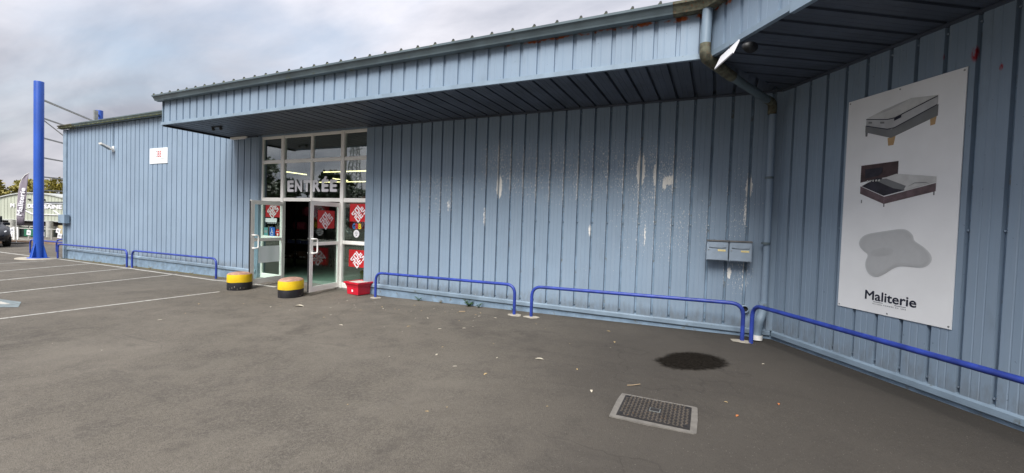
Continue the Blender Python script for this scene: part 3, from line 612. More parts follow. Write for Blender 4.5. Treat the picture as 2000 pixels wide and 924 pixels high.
mb = MB(); n_ = 12; mb.add([(-.3 + .6 * i / n_, .012 * math.sin(i * .9) * (1 if j else .2), zz_) for j, zz_ in enumerate((.19, .0, -.19)) for i in range(n_ + 1)], [(j * (n_ + 1) + i, j * (n_ + 1) + i + 1, (j + 1) * (n_ + 1) + i + 1, (j + 1) * (n_ + 1) + i) for j in range(2) for i in range(n_)], True)
so_ = mb.build('notice_sheet', 'thinpaper', None, (q.x, q.y, .775), math.atan2(-ld.y, -ld.x), 'large blank white sheet taped to the left door leaf', 'notice')
t_ = thing('entrance_lettering', 'white word ENTRÉE stuck across the panes over the doors', 'lettering', (0, .0935, 0))
wds = {'E': .225, 'N': .25, 'T': .235, 'R': .25, 'É': .225}
x = -2.765; 
for i, ch in enumerate('ENTRÉE'):
    wd = wds[ch]; hh = .275 if ch != 'É' else .355; zc = 2.39 if ch != 'É' else 2.43
    text(ch, t_, (x + wd / 2, zc, 0), 'letter', name='letter', width=wd, height=hh, bold=.045, th=.002); x += wd + (.040 if i != 2 else .075)
t_ = thing('shop_logo', 'blue, red and yellow letters GBB under the upper sale poster', 'logo', (-.512, .104, 1.498))
for ch, mt, dx_ in (('G', 'blu', -.088), ('B', 'rdv', 0), ('B', 'yel', .088)): text(ch, t_, (dx_, 0), mt, name='letter', width=.08, height=.12, bold=.03, th=.001)
mb = MB(); mb.poly([(.085 * math.cos(k * math.pi / 12), .085 * math.sin(k * math.pi / 12)) for k in range(24)], .001)
t_ = mb.build('round_sticker', 'paper', None, (-.522, .104, 1.335), 0, 'round white sticker below the coloured letters', 'sticker')
for z, w_ in ((.04, .06), (.022, .10), (.004, .11), (-.014, .07)): MB().box(-w_ / 2, w_ / 2, -.003, -.0015, z - .004, z + .004).build('print_line', 'greyprint', t_)
mb = MB(); mb.poly([(-.03, -.055), (-.012, -.06), (.03, -.03), (.02, -.024)], .001); mb.move((0, -.0015, 0)); mb.build('print_mark', 'navy', t_)
t_ = MB().box(-.21, .21, -.001, .001, -.05, .05).build('white_sticker', 'paper', None, (-3.35, .104, 1.555), 0, 'long white sticker under the sale poster behind the left door leaf', 'sticker')
for k in range(5): MB().box(-.14 + k * .07, -.09 + k * .07, -.001, .001, -.085, -.062).build('print_line', 'greyprint', t_)
t_ = MB().box(-.095, .095, -.001, .001, -.115, .115).build('access_sticker', 'stick_blue', None, (-3.30, .104, 1.27), 0, 'blue wheelchair access sticker on the left fixed pane', 'sticker')
ic = MB(); ic.poly([(-.02 + .016 * math.cos(k * .785), .07 + .016 * math.sin(k * .785)) for k in range(8)], .001); ic.box(-.03, -.012, -.001, 0, -.02, .05); ic.box(-.012, .035, -.001, 0, -.02, -.005); ic.box(.02, .034, -.001, 0, -.07, -.02); ic.box(-.012, .025, -.001, 0, .015, .027)
for k in range(9):
    a0 = R(100 + k * 27); a1 = R(127 + k * 27); c_ = (-.012, -.035)
    ic.poly([(c_[0] + r_ * math.cos(a), c_[1] + r_ * math.sin(a)) for r_, a in ((.038, a0), (.050, a0), (.050, a1), (.038, a1))], .001)
ic.move((0, -.0015, 0)).build('wheelchair_symbol', 'letter', t_)
t_ = MB().box(-.07, .07, -.001, .001, -.11, .11).build('teal_sticker', 'stick_teal', None, (-3.535, .104, 1.26), 0, 'pale teal sticker left of the blue access sticker', 'sticker')
MB().box(-.05, .05, -.003, -.0015, -.02, .04).build('print_line', 'greyprint', t_)
mb = MB(); mb.poly([(.075 * math.cos(k * math.pi / 10), .09 * math.sin(k * math.pi / 10)) for k in range(20)], .001)
t_ = mb.build('red_sticker', 'stick_red', None, (-3.10, .104, 1.26), 0, 'oval red sticker right of the blue access sticker', 'sticker'); MB().box(-.022, .022, -.003, -.0015, -.075, -.02).build('print_mark', 'paper', t_); MB().box(-.05, .05, -.003, -.0015, .02, .03).build('print_mark', 'paper', t_)

# ------------------------------------------------------------------ goods inside
def rack(x0, x1, y0, label):
    t_ = thing('display_rack', label, 'rack', (x0, y0, .108)); W_ = x1 - x0
    for xx in (0, W_ / 2, W_): MB().bar((xx, .0, 0), (xx, .0, 2.1), .035, .035).build('upright', 'rack', t_); MB().bar((xx, .5, 0), (xx, .5, 2.1), .035, .035).build('upright', 'rack', t_)
    for z in (.22, .68, 1.12, 1.55): MB().box(-.02, W_ + .02, -.02, .52, z, z + .02).build('shelf', 'rack', t_)
    return t_
rack(-6.1, -4.7, 2.4, 'black display rack seen through the open doorway'); rack(-4.4, -2.2, 2.9, 'black display rack seen through the right door leaf')
def good(name, label, cat, mat, x, y, z, sx, sy, sz, group=None):
    mb = MB(); n = 14
    mb.lathe([(.0, 0), (.7, 0), (.96, .08), (1, .3), (1, .7), (.9, .93), (.6, 1), (0, 1)], n, (0, 0, 0), sx / 2, sy / 2); mb.v = [(a, b, c * sz) for a, b, c in mb.v]
    o = mb.build(name, mat, None, (x, y, z), 0, label, cat, group)
    MB().tube(arc([(-sx * .2, 0, sz * .96), (-sx * .16, 0, sz * 1.3), (sx * .16, 0, sz * 1.3), (sx * .2, 0, sz * .96)], .05, 4), .012, 6).build('handle', 'rack', o); return o
good('handbag', 'pink handbag on the middle shelf inside the doorway', 'bag', 'pink', -5.48, 2.6, 1.25, .55, .3, .26); good('handbag', 'rose handbag on the top shelf inside the doorway', 'bag', 'pink', -5.15, 2.6, 1.68, .32, .25, .3); good('handbag', 'violet handbag beside the rose one on the top shelf', 'bag', 'purple', -4.85, 2.6, 1.68, .25, .25, .34)
good('handbag', 'pink handbag behind the right door leaf', 'bag', 'pink', -3.5, 3.1, 1.25, .5, .3, .3); good('handbag', 'violet handbag behind the right door leaf', 'bag', 'purple', -2.8, 3.1, .8, .5, .3, .26)
for i in range(5): 
    b_ = MB().box(-.09, .09, -.15, .15, 0, .09 + .02 * (i % 2)).build('shoe_box', 'bluefab', None, (-5.75 + .21 * i, 2.6, .81), 0, ['leftmost', 'second', 'middle', 'fourth', 'rightmost'][i] + ' blue patterned box of the row on the low shelf', 'box', 'patterned boxes on the low shelf'); MB().box(-.092, .092, -.153, .153, .088 + .02 * (i % 2), .118 + .02 * (i % 2)).build('lid', 'whitebox' if i % 2 else 'bluefab', b_)
for i, (xx, zz_) in enumerate(((-5.7, .35), (-5.45, .44), (-5.2, .35), (-5.05, .35))):
    b_ = MB().box(-.10, .10, -.15, .15, 0, .10).build('shoe_box', 'brown', None, (xx, 2.6, zz_), 0, ['leftmost brown box', 'raised second brown box', 'third brown box', 'rightmost brown box'][i] + ' on the bottom shelf inside the doorway', 'box', 'brown boxes near the floor'); MB().box(-.07, .05, -.152, -.150, .03, .075).build('box_label', 'whitebox', b_); MB().box(-.103, .103, -.153, .153, .1, .115).build('lid', 'brown', b_)
t_ = thing('clothes_rail', 'white wire stand behind the right fixed pane', 'stand', (-.55, .75, .108)); MB().tube([(0, 0, 0), (0, 0, 1.45)], .014, 8).build('post', 'white', t_); MB().tube([(-.25, 0, .01), (.25, 0, .01)], .014, 8).build('foot', 'white', t_); MB().tube([(-.25, 0, .45), (.05, 0, .45)], .01, 8).build('arm', 'white', t_); MB().tube([(-.25, 0, .95), (.25, 0, .95)], .01, 8).build('arm', 'white', t_)
b_ = MB().box(-.22, .22, -.2, .2, 0, .75).build('counter', 'rack', None, (.25, 1.5, .108), 0, 'pale topped counter just inside the right fixed pane', 'counter'); MB().box(-.24, .24, -.22, .22, .75, .79).build('counter_top', 'whitebox', b_)

# ------------------------------------------------------------------ sign boards
sg = thing('poster_board', 'tall white board with two beds, a pillow and the word Maliterie', 'sign', (RX, 0, 0), PHI)
MB().box(1.035, 2.178, -.012, -.004, .853, 3.175).build('board', 'board', sg)
for sx_ in (1.055, 1.605, 2.158):
    for sz_ in (.875, 3.15): MB().tube([(sx_, -.012, sz_), (sx_, -.0155, sz_)], .008, 8).build('fixing_screw', 'steel', sg)
def pr2(name, mat, pts, lay=1, par=sg):
    mb = MB(); mb.poly(pts, .0006); mb.move((0, -.0125 - .0012 * lay, 0)); return mb.build(name, mat, par)
# first bed
pr2('print_bed_base', 'base', [(1.255, 2.86), (1.54, 2.765), (1.965, 2.905), (1.965, 2.80), (1.54, 2.675), (1.255, 2.79)][0:6])
pr2('print_mattress_side', 'matside', [(1.262, 2.93), (1.50, 2.875), (1.57, 2.875), (1.958, 2.985), (1.958, 2.905), (1.56, 2.772), (1.50, 2.772), (1.262, 2.86)], 2)
pr2('print_mattress_top', 'mattop', [(1.262, 2.935), (1.50, 2.882), (1.57, 2.882), (1.958, 2.992), (1.72, 3.03), (1.45, 2.985)], 3)
for pts in ([(1.262, 2.932), (1.50, 2.878), (1.57, 2.878), (1.958, 2.988), (1.958, 2.980), (1.57, 2.869), (1.50, 2.869), (1.262, 2.924)], [(1.262, 2.862), (1.50, 2.777), (1.57, 2.777), (1.958, 2.908), (1.958, 2.900), (1.57, 2.768), (1.50, 2.768), (1.262, 2.854)], [(1.565, 2.868), (1.635, 2.886), (1.635, 2.862), (1.565, 2.843)]): pr2('print_piping', 'navy', pts, 4)
for pts in ([(1.505, 2.68), (1.585, 2.69), (1.57, 2.60), (1.515, 2.60)], [(1.90, 2.79), (1.955, 2.80), (1.945, 2.725), (1.905, 2.72)]): pr2('print_leg', 'wood', pts, 0)
pr2('print_leg', 'base2', [(1.256, 2.80), (1.285, 2.79), (1.28, 2.74), (1.26, 2.745)], 0)
for pts in ([(1.29, 2.897), (1.33, 2.888), (1.33, 2.868), (1.29, 2.877)], [(1.42, 2.868), (1.465, 2.858), (1.465, 2.838), (1.42, 2.848)]): pr2('print_handle', 'base', pts, 4)
pr2('print_shading', 'matside', [(1.40, 2.955), (1.52, 2.968), (1.70, 3.02), (1.62, 3.012), (1.50, 2.985)], 4)
# storage bed
pr2('print_headboard', 'brownprint', [(1.232, 2.43), (1.632, 2.428), (1.632, 2.29), (1.232, 2.245)])
pr2('print_frame', 'brownprint2', [(1.235, 2.205), (1.235, 2.125), (1.505, 2.0), (1.505, 2.075)], 1); pr2('print_frame', 'brownprint2', [(1.506, 2.075), (1.506, 2.0), (1.985, 2.098), (1.985, 2.175)], 1)
pr2('print_storage', 'inside', [(1.25, 2.205), (1.50, 2.085), (1.72, 2.13), (1.70, 2.18), (1.50, 2.265), (1.42, 2.28)], 2)
pr2('print_mattress_top', 'mattop', [(1.47, 2.265), (1.72, 2.125), (1.985, 2.182), (1.985, 2.235), (1.62, 2.30)], 3); pr2('print_base', 'base', [(1.40, 2.255), (1.52, 2.262), (1.72, 2.17), (1.70, 2.13), (1.60, 2.155)], 4)
pr2('print_cover', 'inside', [(1.282, 2.385), (1.475, 2.385), (1.475, 2.335), (1.44, 2.30), (1.29, 2.285)], 4)
for pts in ([(1.735, 2.16), (1.80, 2.195), (1.90, 2.19), (1.93, 2.175), (1.90, 2.183), (1.80, 2.188)],): pr2('print_piping', 'base', pts, 5)
for k in range(5): pr2('print_slat', 'mattop', [(1.31 + k * .032, 2.262 - k * .001), (1.325 + k * .032, 2.263), (1.325 + k * .032, 2.243), (1.31 + k * .032, 2.242)], 5)
for x_ in (1.25, 1.50, 1.965): pr2('print_leg', 'base', [(x_, 2.005 + abs(x_ - 1.5) * .2), (x_ + .012, 2.005 + abs(x_ - 1.5) * .2), (x_ + .012, 1.97 + abs(x_ - 1.5) * .2), (x_, 1.97 + abs(x_ - 1.5) * .2)], 0)
# pillow: one soft contour printed in paling steps
PIL = [(1.256, 1.566), (1.285, 1.643), (1.362, 1.684), (1.536, 1.713), (1.698, 1.742), (1.765, 1.723), (1.811, 1.673), (1.814, 1.628), (1.879, 1.592), (1.953, 1.536), (1.986, 1.473), (1.96, 1.411), (1.901, 1.377), (1.807, 1.378), (1.719, 1.381), (1.641, 1.35), (1.562, 1.281), (1.479, 1.235), (1.402, 1.25), (1.352, 1.319), (1.347, 1.394), (1.382, 1.466), (1.314, 1.499)]
sm_ = []
for k in range(len(PIL)):
    a, b, c_ = Vector(PIL[k - 1]), Vector(PIL[k]), Vector(PIL[(k + 1) % len(PIL)])
    for t in (0, .33, .67): sm_.append(tuple(.5 * (1 - t) ** 2 * (a + b) + 2 * t * (1 - t) * b * 1.0 * 1.0 + .5 * t * t * (b + c_)))
pc = Vector((1.615, 1.50))
for k, (sc_, v_) in enumerate(((1.03, .64), (1.01, .585), (.985, .54), (.95, .525), (.90, .535), (.80, .545))):
    mt_ = M('pillow_print_tone', (v_ * .955, v_ * .985, v_), .55, .02, 20.0); pr2('print_pillow', mt_, [tuple(pc + (Vector(q) - pc) * sc_) for q in sm_], 1 + k)
for k, (sc_, v_) in enumerate(((1.0, .51), (.8, .50), (.6, .49))):
    mt_ = M('pillow_fold_tone', (v_ * .955, v_ * .985, v_), .55, .02, 20.0); q0 = Vector((1.52, 1.50)); pr2('print_pillow_fold', mt_, [tuple(q0 + Vector((.11 * sc_ * math.cos(a * .314) + .05 * sc_ * math.sin(a * .314), .05 * sc_ * math.sin(a * .314)))) for a in range(20)], 7 + k)
text('Maliterie', sg, (1.62, 1.035, -.0135), 'navy', width=.52, height=.098, bold=.018, th=.001)
text('MAISON FONDÉE EN 1890', sg, (1.617, .953, -.0135), 'navy', width=.34, height=.015, th=.001, spacing=1.4)
for a, b in ((1.455, 1.555), (1.675, 1.785)): pr2('print_rule', 'navy', [(a, .974), (b, .974), (b, .970), (a, .970)], 1)
sb = thing('sign_board', 'small white wall sign with GBB in grey and red on the left wall', 'sign', (-8.185, -.006, 3.305))
MB().box(-.468, .468, -.012, .004, -.224, .224).build('board', 'board', sb)
for ch, mt, dx_ in (('G', 'greyprint', -.115), ('B', 'rdv', 0.0), ('B', 'stick_red', .11)): text(ch, sb, (dx_, .05, -.0125), mt, name='letter', width=.085, height=.19, bold=.0 if ch == 'G' else .012, th=.001)
MB().box(-.36, .34, -.0142, -.0125, -.098, -.086).build('print_line', 'greyprint', sb)

# ------------------------------------------------------------------ lamps
fl = thing('floodlight', 'white wall floodlight under the left eaves with a cable down the wall', 'lamp', (-10.80, 0, 3.60))
MB().bar((0, .0, .0), (0, -.10, .02), .05, .05).build('bracket', 'steel', fl); MB().box(-.05, .05, -.03, -.002, -.07, .1).build('wall_plate', 'white', fl)
hd = MB(); hd.add([(-.30, -.06, -.035), (0, -.06, -.035), (-.02, -.48, .14), (-.28, -.48, .14), (-.30, -.06, .055), (0, -.06, .055), (-.02, -.50, .20), (-.28, -.50, .20)], [(3, 2, 1, 0), (4, 5, 6, 7), (0, 1, 5, 4), (1, 2, 6, 5), (2, 3, 7, 6), (3, 0, 4, 7)])
h_ = hd.build('lamp_head', 'white', fl, (.10, -.03, .0)); h_.scale = (.75, .62, .8); MB().add([(-.275, -.105, -.022), (-.025, -.105, -.022), (-.04, -.45, .122), (-.26, -.45, .122)], [(3, 2, 1, 0)]).build('lamp_glass', 'lens', h_)
MB().tube([(-.03, -.02, .08), (-.03, -.016, .80)], .012, 6).build('cable', 'trim', fl)
t_ = thing('soffit_lamp', 'white projector lamp hanging under the canopy beside the mitred corner', 'lamp', (6.66, -1.86, 3.56))
MB().bar((0, 0, .07), (0, 0, -.02), .03, .03).build('bracket', 'dark', t_)
ref = MB(); ref.poly([(-.18, -.10), (.18, -.10), (.18, .10), (-.18, .10)], .012); r_ = ref.build('reflector', 'letter', t_, (-.03, -.03, -.05)); r_.scale = (.88, 1, .88); r_.rotation_euler = (R(-28), R(-10), R(-58))
mb = MB(); mb.lathe([(.03, 0), (.07, .05), (.09, .12), (.0, .12)], 16); hd = mb.build('lamp_body', 'dark', t_, (.12, -.10, .0)); hd.rotation_euler = (R(120), 0, R(40)); hd.scale = (.9, .6, .9)
t_ = thing('batten_light', 'thin white batten light where the canopy meets the wall left of the entrance', 'lamp', (-4.66, -.10, 3.58)); MB().box(0, .62, -.02, .02, 0, .04).build('housing', 'white', t_); MB().tube([(.03, 0, -.012), (.59, 0, -.012)], .012, 8).build('tube', 'letter', t_)
t_ = thing('twin_spotlight', 'dark twin spotlight under the canopy near its left end', 'lamp', (-3.65, -1.03, 3.612)); MB().box(-.18, .18, -.02, .02, .0, .02).build('rail', 'dark', t_)
for x_ in (-.16, .12):
    mb = MB(); mb.lathe([(.012, 0), (.03, -.025), (.036, -.06), (.0, -.055)], 12); h_ = mb.build('lamp_head', 'dark', t_, (x_, 0, .005)); h_.rotation_euler = (R(35), R(20), 0)

# ------------------------------------------------------------------ mailboxes
def mailbox(x, label):
    t_ = thing('mailbox', label, 'mailbox', (x, -.005, 1.245), 0, 'pair of mailboxes on the wall')
    MB().box(0, .278, -.185, 0, 0, .272).build('body', 'mbox', t_); MB().box(-.003, .281, -.21, .0, .2725, .288).build('lid', 'mboxtop', t_)
    d_ = MB().box(.010, .268, -.197, -.1855, .010, .262).build('door', 'mbox', t_)
    mb = MB(); mb.poly([(.030, .232), (.250, .232), (.250, .192), (.20, .183), (.14, .180), (.08, .183), (.030, .192)], .012); mb.move((0, -.1975, 0)); mb.build('letter_flap', 'mbox', d_)
    MB().box(.032, .248, -.1985, -.1975, .176, .1795).build('slot_shadow_gap', 'black', d_); MB().box(.145, .245, -.2005, -.1975, .132, .158).build('name_label', 'ylabel', d_)
    mb = MB(); mb.lathe([(.009, 0), (.009, .006), (0, .006)], 10); mb.v = [(a, -c, b) for a, b, c in mb.v]; mb.build('lock', 'steel', d_, (.026, -.1975, .15))
mailbox(6.492, 'left one of the two blue grey mailboxes on the flaking wall'); mailbox(6.783, 'right one of the two blue grey mailboxes, nearer the downpipe')

# ------------------------------------------------------------------ tube barriers
def barrier(a, b, label, foot=True, foot2=True, hh=.515):
    a = Vector((*a, 0)); b = Vector((*b, 0)); za, zb = g(a.x, a.y), g(b.x, b.y); t_ = thing('tube_barrier', label, 'barrier', (a.x, a.y, za), 0, 'blue tube barriers along the walls')
    d = b - a; e = d + Vector((0, 0, zb - za))
    MB().tube(arc([(0, 0, -.05), (0, 0, hh), e + Vector((0, 0, hh)), e + Vector((0, 0, -.05))], .17, 8), .0265, 12).build('rail', 'barrier', t_)
    for on, q, s in ((foot, Vector((0, 0, 0)), .14), (foot2, e, .15)):
        if not on: continue
        n = 16; pts = [(q.x + s * random.uniform(.7, 1.1) * math.cos(2 * math.pi * k / n), q.y + s * random.uniform(.6, .95) * math.sin(2 * math.pi * k / n)) for k in range(n)]
        mb = MB(); mb.add([(x, y, q.z + .006) for x, y in pts] + [(q.x + (x - q.x) * .5, q.y + (y - q.y) * .5, q.z + .016) for x, y in pts] + [(q.x, q.y, q.z + .018)], [(k, (k + 1) % n, n + (k + 1) % n, n + k) for k in range(n)] + [(n + k, n + (k + 1) % n, 2 * n) for k in range(n)], True); mb.build('footing', 'conc', t_)
barrier((-14.05, -.22), (-9.42, -.22), 'blue tube barrier at the far end of the left wall', False, False); barrier((-9.12, -.22), (-4.94, -.25), 'blue tube barrier next to the left bollard', False, False)
barrier((.365, -.22), (3.575, -.38), 'blue tube barrier beside the red planter'); barrier((3.89, -.385), (6.985, -.355), 'blue tube barrier below the mailboxes', True, True)
barrier((7.09, -.385), (9.75, -4.60), 'blue tube barrier running under the tall poster', False, True)
barrier((-14.62, .25), (-17.4, .10), 'blue tube barrier just beyond the far corner of the shop', False, False); barrier((-17.6, .9), (-14.4, 3.6), 'dark blue tube barrier behind the tall blue post', False, False)
MB().box(-.03, .03, -.03, .03, -.02, .42).box(-.06, .06, -.05, .05, -.02, .02).build('marker_post', 'white', None, (-14.78, .32, g(-14.78)), 0, 'short white marker post at the far corner of the shop', 'post')

# ------------------------------------------------------------------ bollards, planter
def bollard(x, y, label, rz):
    t_ = thing('bollard', label, 'bollard', (x, y, g(x, y)), rz, 'yellow and black bollards before the doors'); n = 32
    def band(z0, z1, r0, r1, tilt):
        mb = MB(); vs = []
        for z, r_ in ((z0, r0), (z0 + .008, r0 + .002), ((z0 + z1) / 2, (r0 + r1) / 2 + .003), (z1 - .008, r1 + .002), (z1, r1)):
            for k in range(n):
                a = 2 * math.pi * k / n; vs.append((r_ * math.cos(a) * 1.02, r_ * math.sin(a) * .96, z + tilt * (z > .05) * math.cos(a + .4) + .002 * math.sin(5 * a)))
        mb.add(vs, [(i * n + k, i * n + (k + 1) % n, (i + 1) * n + (k + 1) % n, (i + 1) * n + k) for i in range(4) for k in range(n)], True); return mb
    band(-.02, .165, .238, .240, .008).build('black_band', 'blackp', t_); band(.165, .335, .243, .238, .008).build('yellow_band', 'yellow', t_)
    mb = MB(); vs = []
    for r_, z in ((.238, .335), (.225, .352), (.17, .372), (.09, .384), (.02, .388)):
        for k in range(n): a = 2 * math.pi * k / n; vs.append((r_ * math.cos(a) * 1.02, r_ * math.sin(a) * .96, z + .008 * math.cos(a + .4) * r_ / .24 + random.uniform(-.003, .003) * (r_ < .23)))
    mb.add(vs, [(i * n + k, i * n + (k + 1) % n, (i + 1) * n + (k + 1) % n, (i + 1) * n + k) for i in range(4) for k in range(n)] + [tuple(4 * n + k for k in range(n))], True); mb.build('domed_top', 'dome', t_)
    mb = MB()
    for k in range(5): a = R(-100 + k * 13); mb.box(-.0015, .0015, -.006, .006, 0, .012 + .006 * (k % 3)); mb.v[-8:] = [(.2445 * math.cos(a) + u * math.cos(a) - v * math.sin(a), .232 * math.sin(a) + u * math.sin(a) + v * math.cos(a), w__ + .03 + .02 * (k % 3)) for u, v, w__ in mb.v[-8:]]
    mb.build('paint_chip', 'conc', t_)
bollard(-2.83, -.98, 'left yellow and black bollard at the end of the white bay line', .3); bollard(-1.15, -1.0, 'right yellow and black bollard before the open doorway', 1.9)
t_ = thing('planter', 'square red plastic planter with a pale fill beside the entrance', 'planter', (-.155, -.16, g(-.155, -.16)), R(-6))
def frustum(mb, w0, d0, w1, d1, z0, z1): mb.add([(-w0, -d0, z0), (w0, -d0, z0), (w0, d0, z0), (-w0, d0, z0), (-w1, -d1, z1), (w1, -d1, z1), (w1, d1, z1), (-w1, d1, z1)], [(3, 2, 1, 0), (4, 5, 6, 7), (0, 1, 5, 4), (1, 2, 6, 5), (2, 3, 7, 6), (3, 0, 4, 7)]); return mb
frustum(MB(), .170, .150, .180, .160, .0, .155).build('body', 'redp', t_); frustum(MB(), .184, .164, .196, .176, .1552, .195).build('upper_band', 'redp', t_); frustum(MB(), .200, .180, .205, .185, .1952, .225).build('upper_band', 'redp', t_)
rim = MB()
for x0, x1, y0, y1 in ((-.228, .228, -.205, -.17), (-.228, .228, .17, .205), (-.228, -.19, -.17, .17), (.19, .228, -.17, .17)): rim.box(x0, x1, y0, y1, .2252, .258)
rim.build('rim', 'redp', t_); MB().box(-.19, .19, -.17, .17, .2255, .246).build('gravel_fill', 'soil', t_); MB().box(-.02, .02, -.162, -.154, .055, .10).build('price_tag', 'paper', t_)

# ------------------------------------------------------------------ manhole, stain
gz = .160
t_ = thing('manhole_cover', 'cast iron chequer plate access cover set in a concrete surround', 'manhole cover', (6.215, -3.303, gz), R(1.0))
mb = MB(); outer = [(-.318, -.262), (-.1, -.268), (.30, -.262), (.318, -.245), (.322, .0), (.316, .245), (.30, .262), (.05, .258), (-.31, .262), (-.322, .1)]; mb.poly(outer, .012, 'z'); mb.build('concrete_surround', 'conc2', t_)
MB().box(-.272, .272, -.222, .222, .012, .0155).build('frame', 'irondark', t_); pl = MB().box(-.262, .262, -.212, .212, .0157, .021).build('plate', 'irondark', t_)
ck = MB(); 
for i in range(-8, 9):
    for j in range(-7, 8):
        x_, y_ = i * .0305, j * .0285
        if (abs(x_) < .055 and abs(y_) < .05) or (abs(x_) > .215 and abs(y_) > .17): continue
        a = R(45) if (i + j) % 2 else R(-45); c_, s_ = math.cos(a), math.sin(a); pts = [(-.017, 0), (0, -.0055), (.017, 0), (0, .0055)]
        b0 = [(x_ + u * c_ - v * s_, y_ + u * s_ + v * c_, .021) for u, v in pts]; tp = [(x_ + (u * c_ - v * s_) * .7, y_ + (u * s_ + v * c_) * .7, .0275) for u, v in pts]
        ck.add(b0 + tp, [(4, 5, 6, 7), (0, 1, 5, 4), (1, 2, 6, 5), (2, 3, 7, 6), (3, 0, 4, 7)])
ck.build('chequer_studs', 'iron', pl, kind='stuff'); MB().box(-.042, .042, -.034, .034, .0212, .024).build('maker_plate', 'steel', pl); MB().box(-.036, .036, -.028, .028, .0242, .0252).build('plate_recess', 'irondark', pl)
for sx in (-1, 1):
    for sy in (-1, 1): MB().box(sx * .238 - .016, sx * .238 + .016, sy * .19 - .013, sy * .19 + .013, .0212, .0225).build('key_hole', 'black', pl)
pts = [(6.03, -1.83), (6.07, -1.70), (6.11, -1.66), (6.15, -1.50), (6.22, -1.40), (6.32, -1.31), (6.45, -1.255), (6.58, -1.27), (6.68, -1.32), (6.75, -1.42), (6.785, -1.56), (6.75, -1.70), (6.68, -1.80), (6.60, -1.88), (6.48, -1.97), (6.35, -2.04), (6.24, -2.05), (6.15, -2.0), (6.10, -1.93)]
fine_ = []
for i in range(len(pts)):
    a = Vector(pts[i]); b = Vector(pts[(i + 1) % len(pts)])
    for k in range(5): q = a.lerp(b, k / 5); fine_.append((q.x + random.uniform(-.012, .012), q.y + random.uniform(-.012, .012)))
mb = MB(); n = len(fine_); cx_, cy_ = 6.40, -1.65; rings_ = (1.20, 1.0, .84, .6, .0)
vs = [(cx_ + (x - cx_) * k_, cy_ + (y - cy_) * k_) for k_ in rings_[:-1] for x, y in fine_] + [(cx_, cy_)]; nr = len(rings_) - 1
mb.add([(x, y, g(x, y) + .004) for x, y in vs], [(j * n + i, j * n + (i + 1) % n, (j + 1) * n + (i + 1) % n, (j + 1) * n + i) for j in range(nr - 1) for i in range(n)] + [((nr - 1) * n + i, (nr - 1) * n + (i + 1) % n, nr * n) for i in range(n)])
wo_ = mb.build('wet_patch', 'wet', None, label='dark wet patch on the asphalt behind the manhole cover', cat='puddle')
at_ = wo_.data.attributes.new('depth', 'FLOAT', 'POINT'); at_.data.foreach_set('value', [v_ for v_ in (0.0, .45, .82, 1.0) for _ in range(n)] + [1.0])

# ------------------------------------------------------------------ weeds and litter
def weed(x, y, s, n, label, mat='weed'):
    t_ = thing('weed', label, 'weed', (x, y, g(x, y)), random.uniform(0, 6), 'weeds at the foot of the wall'); lf = MB(); st = MB()
    for i in range(n):
        a = random.uniform(0, 6.28); ln_ = s * random.uniform(.5, 1.1); tip = Vector((math.cos(a) * ln_ * .75, math.sin(a) * ln_ * .75, ln_ * random.uniform(.35, .9))); mid = tip * .5 + Vector((0, 0, ln_ * .16))
        st.tube([(0, 0, 0), mid, tip], .0022, 5, False)
        for k in range(9):
            q = Vector((0, 0, 0)).lerp(mid, k / 4.5) if k < 4.5 else mid.lerp(tip, (k - 4.5) / 4); b = random.uniform(0, 6.28); l2 = s * random.uniform(.14, .26)
            d = Vector((math.cos(b), math.sin(b), random.uniform(-.1, .7))).normalized(); sd_ = d.cross(Vector((0, 0, 1))).normalized() * l2 * .28
            lf.add([q, q + d * l2 * .5 + sd_, q + d * l2, q + d * l2 * .5 - sd_], [(0, 1, 2, 3)])
    st.build('stems', mat, t_); lf.build('leaves', mat, t_)
weed(1.33, -.055, .10, 12, 'small green weed at the wall foot, nearest the red planter'); weed(1.85, -.05, .08, 8, 'withered yellow weed at the wall foot between two green ones', 'weedy'); weed(2.50, -.07, .16, 18, 'largest green weed, sprawling at the wall foot'); weed(2.72, -.09, .12, 10, 'low green weed touching the largest one', 'weed'); weed(3.42, -.06, .085, 10, 'small green weed behind the gap between two barriers')
for k in range(9): weed(-13.2 + k * 1.0 + random.uniform(-.3, .3), -.06 - random.uniform(0, .05), .09, 7, ['first', 'second', 'third', 'fourth', 'fifth', 'sixth', 'seventh', 'eighth', 'ninth'][k] + ' tuft of dry grass along the left wall, counted from the far corner', 'weedy')
lm = []
for i in range(4):
    mb = MB(); n = 7; cur = random.uniform(.1, .5); vs = []
    for k in range(n):
        t = k / (n - 1); wd = .20 * math.sin(math.pi * min(.98, t * .93 + .05)); z = .12 * cur * math.sin(t * 3) + .015
        vs += [(t - .5, -wd + .1 * math.sin(t * 3) * cur, z + wd * cur), (t - .5, .1 * math.sin(t * 3) * cur, z), (t - .5, wd + .1 * math.sin(t * 3) * cur, z + wd * cur)]
    mb.add(vs, [(3 * k + j, 3 * k + j + 1, 3 * k + 4 + j, 3 * k + 3 + j) for k in range(n - 1) for j in range(2)], True); lm.append(mb)
LMesh = {(i, mt): lm[i].mesh('fallen_leaf', mt) for i in range(4) for mt in ('leafdry', 'leafpale', 'leaforange')}
def leaf(x, y, s, mt, label=None, rz=None):
    o = link('fallen_leaf', LMesh[(random.randrange(4), mt)], None, (x, y, g(x, y) + .002), random.uniform(0, 6.28) if rz is None else rz, label or 'small dry leaf scrap lying on the open asphalt', 'leaf', None if label else 'leaf scraps scattered on the asphalt'); o.scale = (s, s, s)
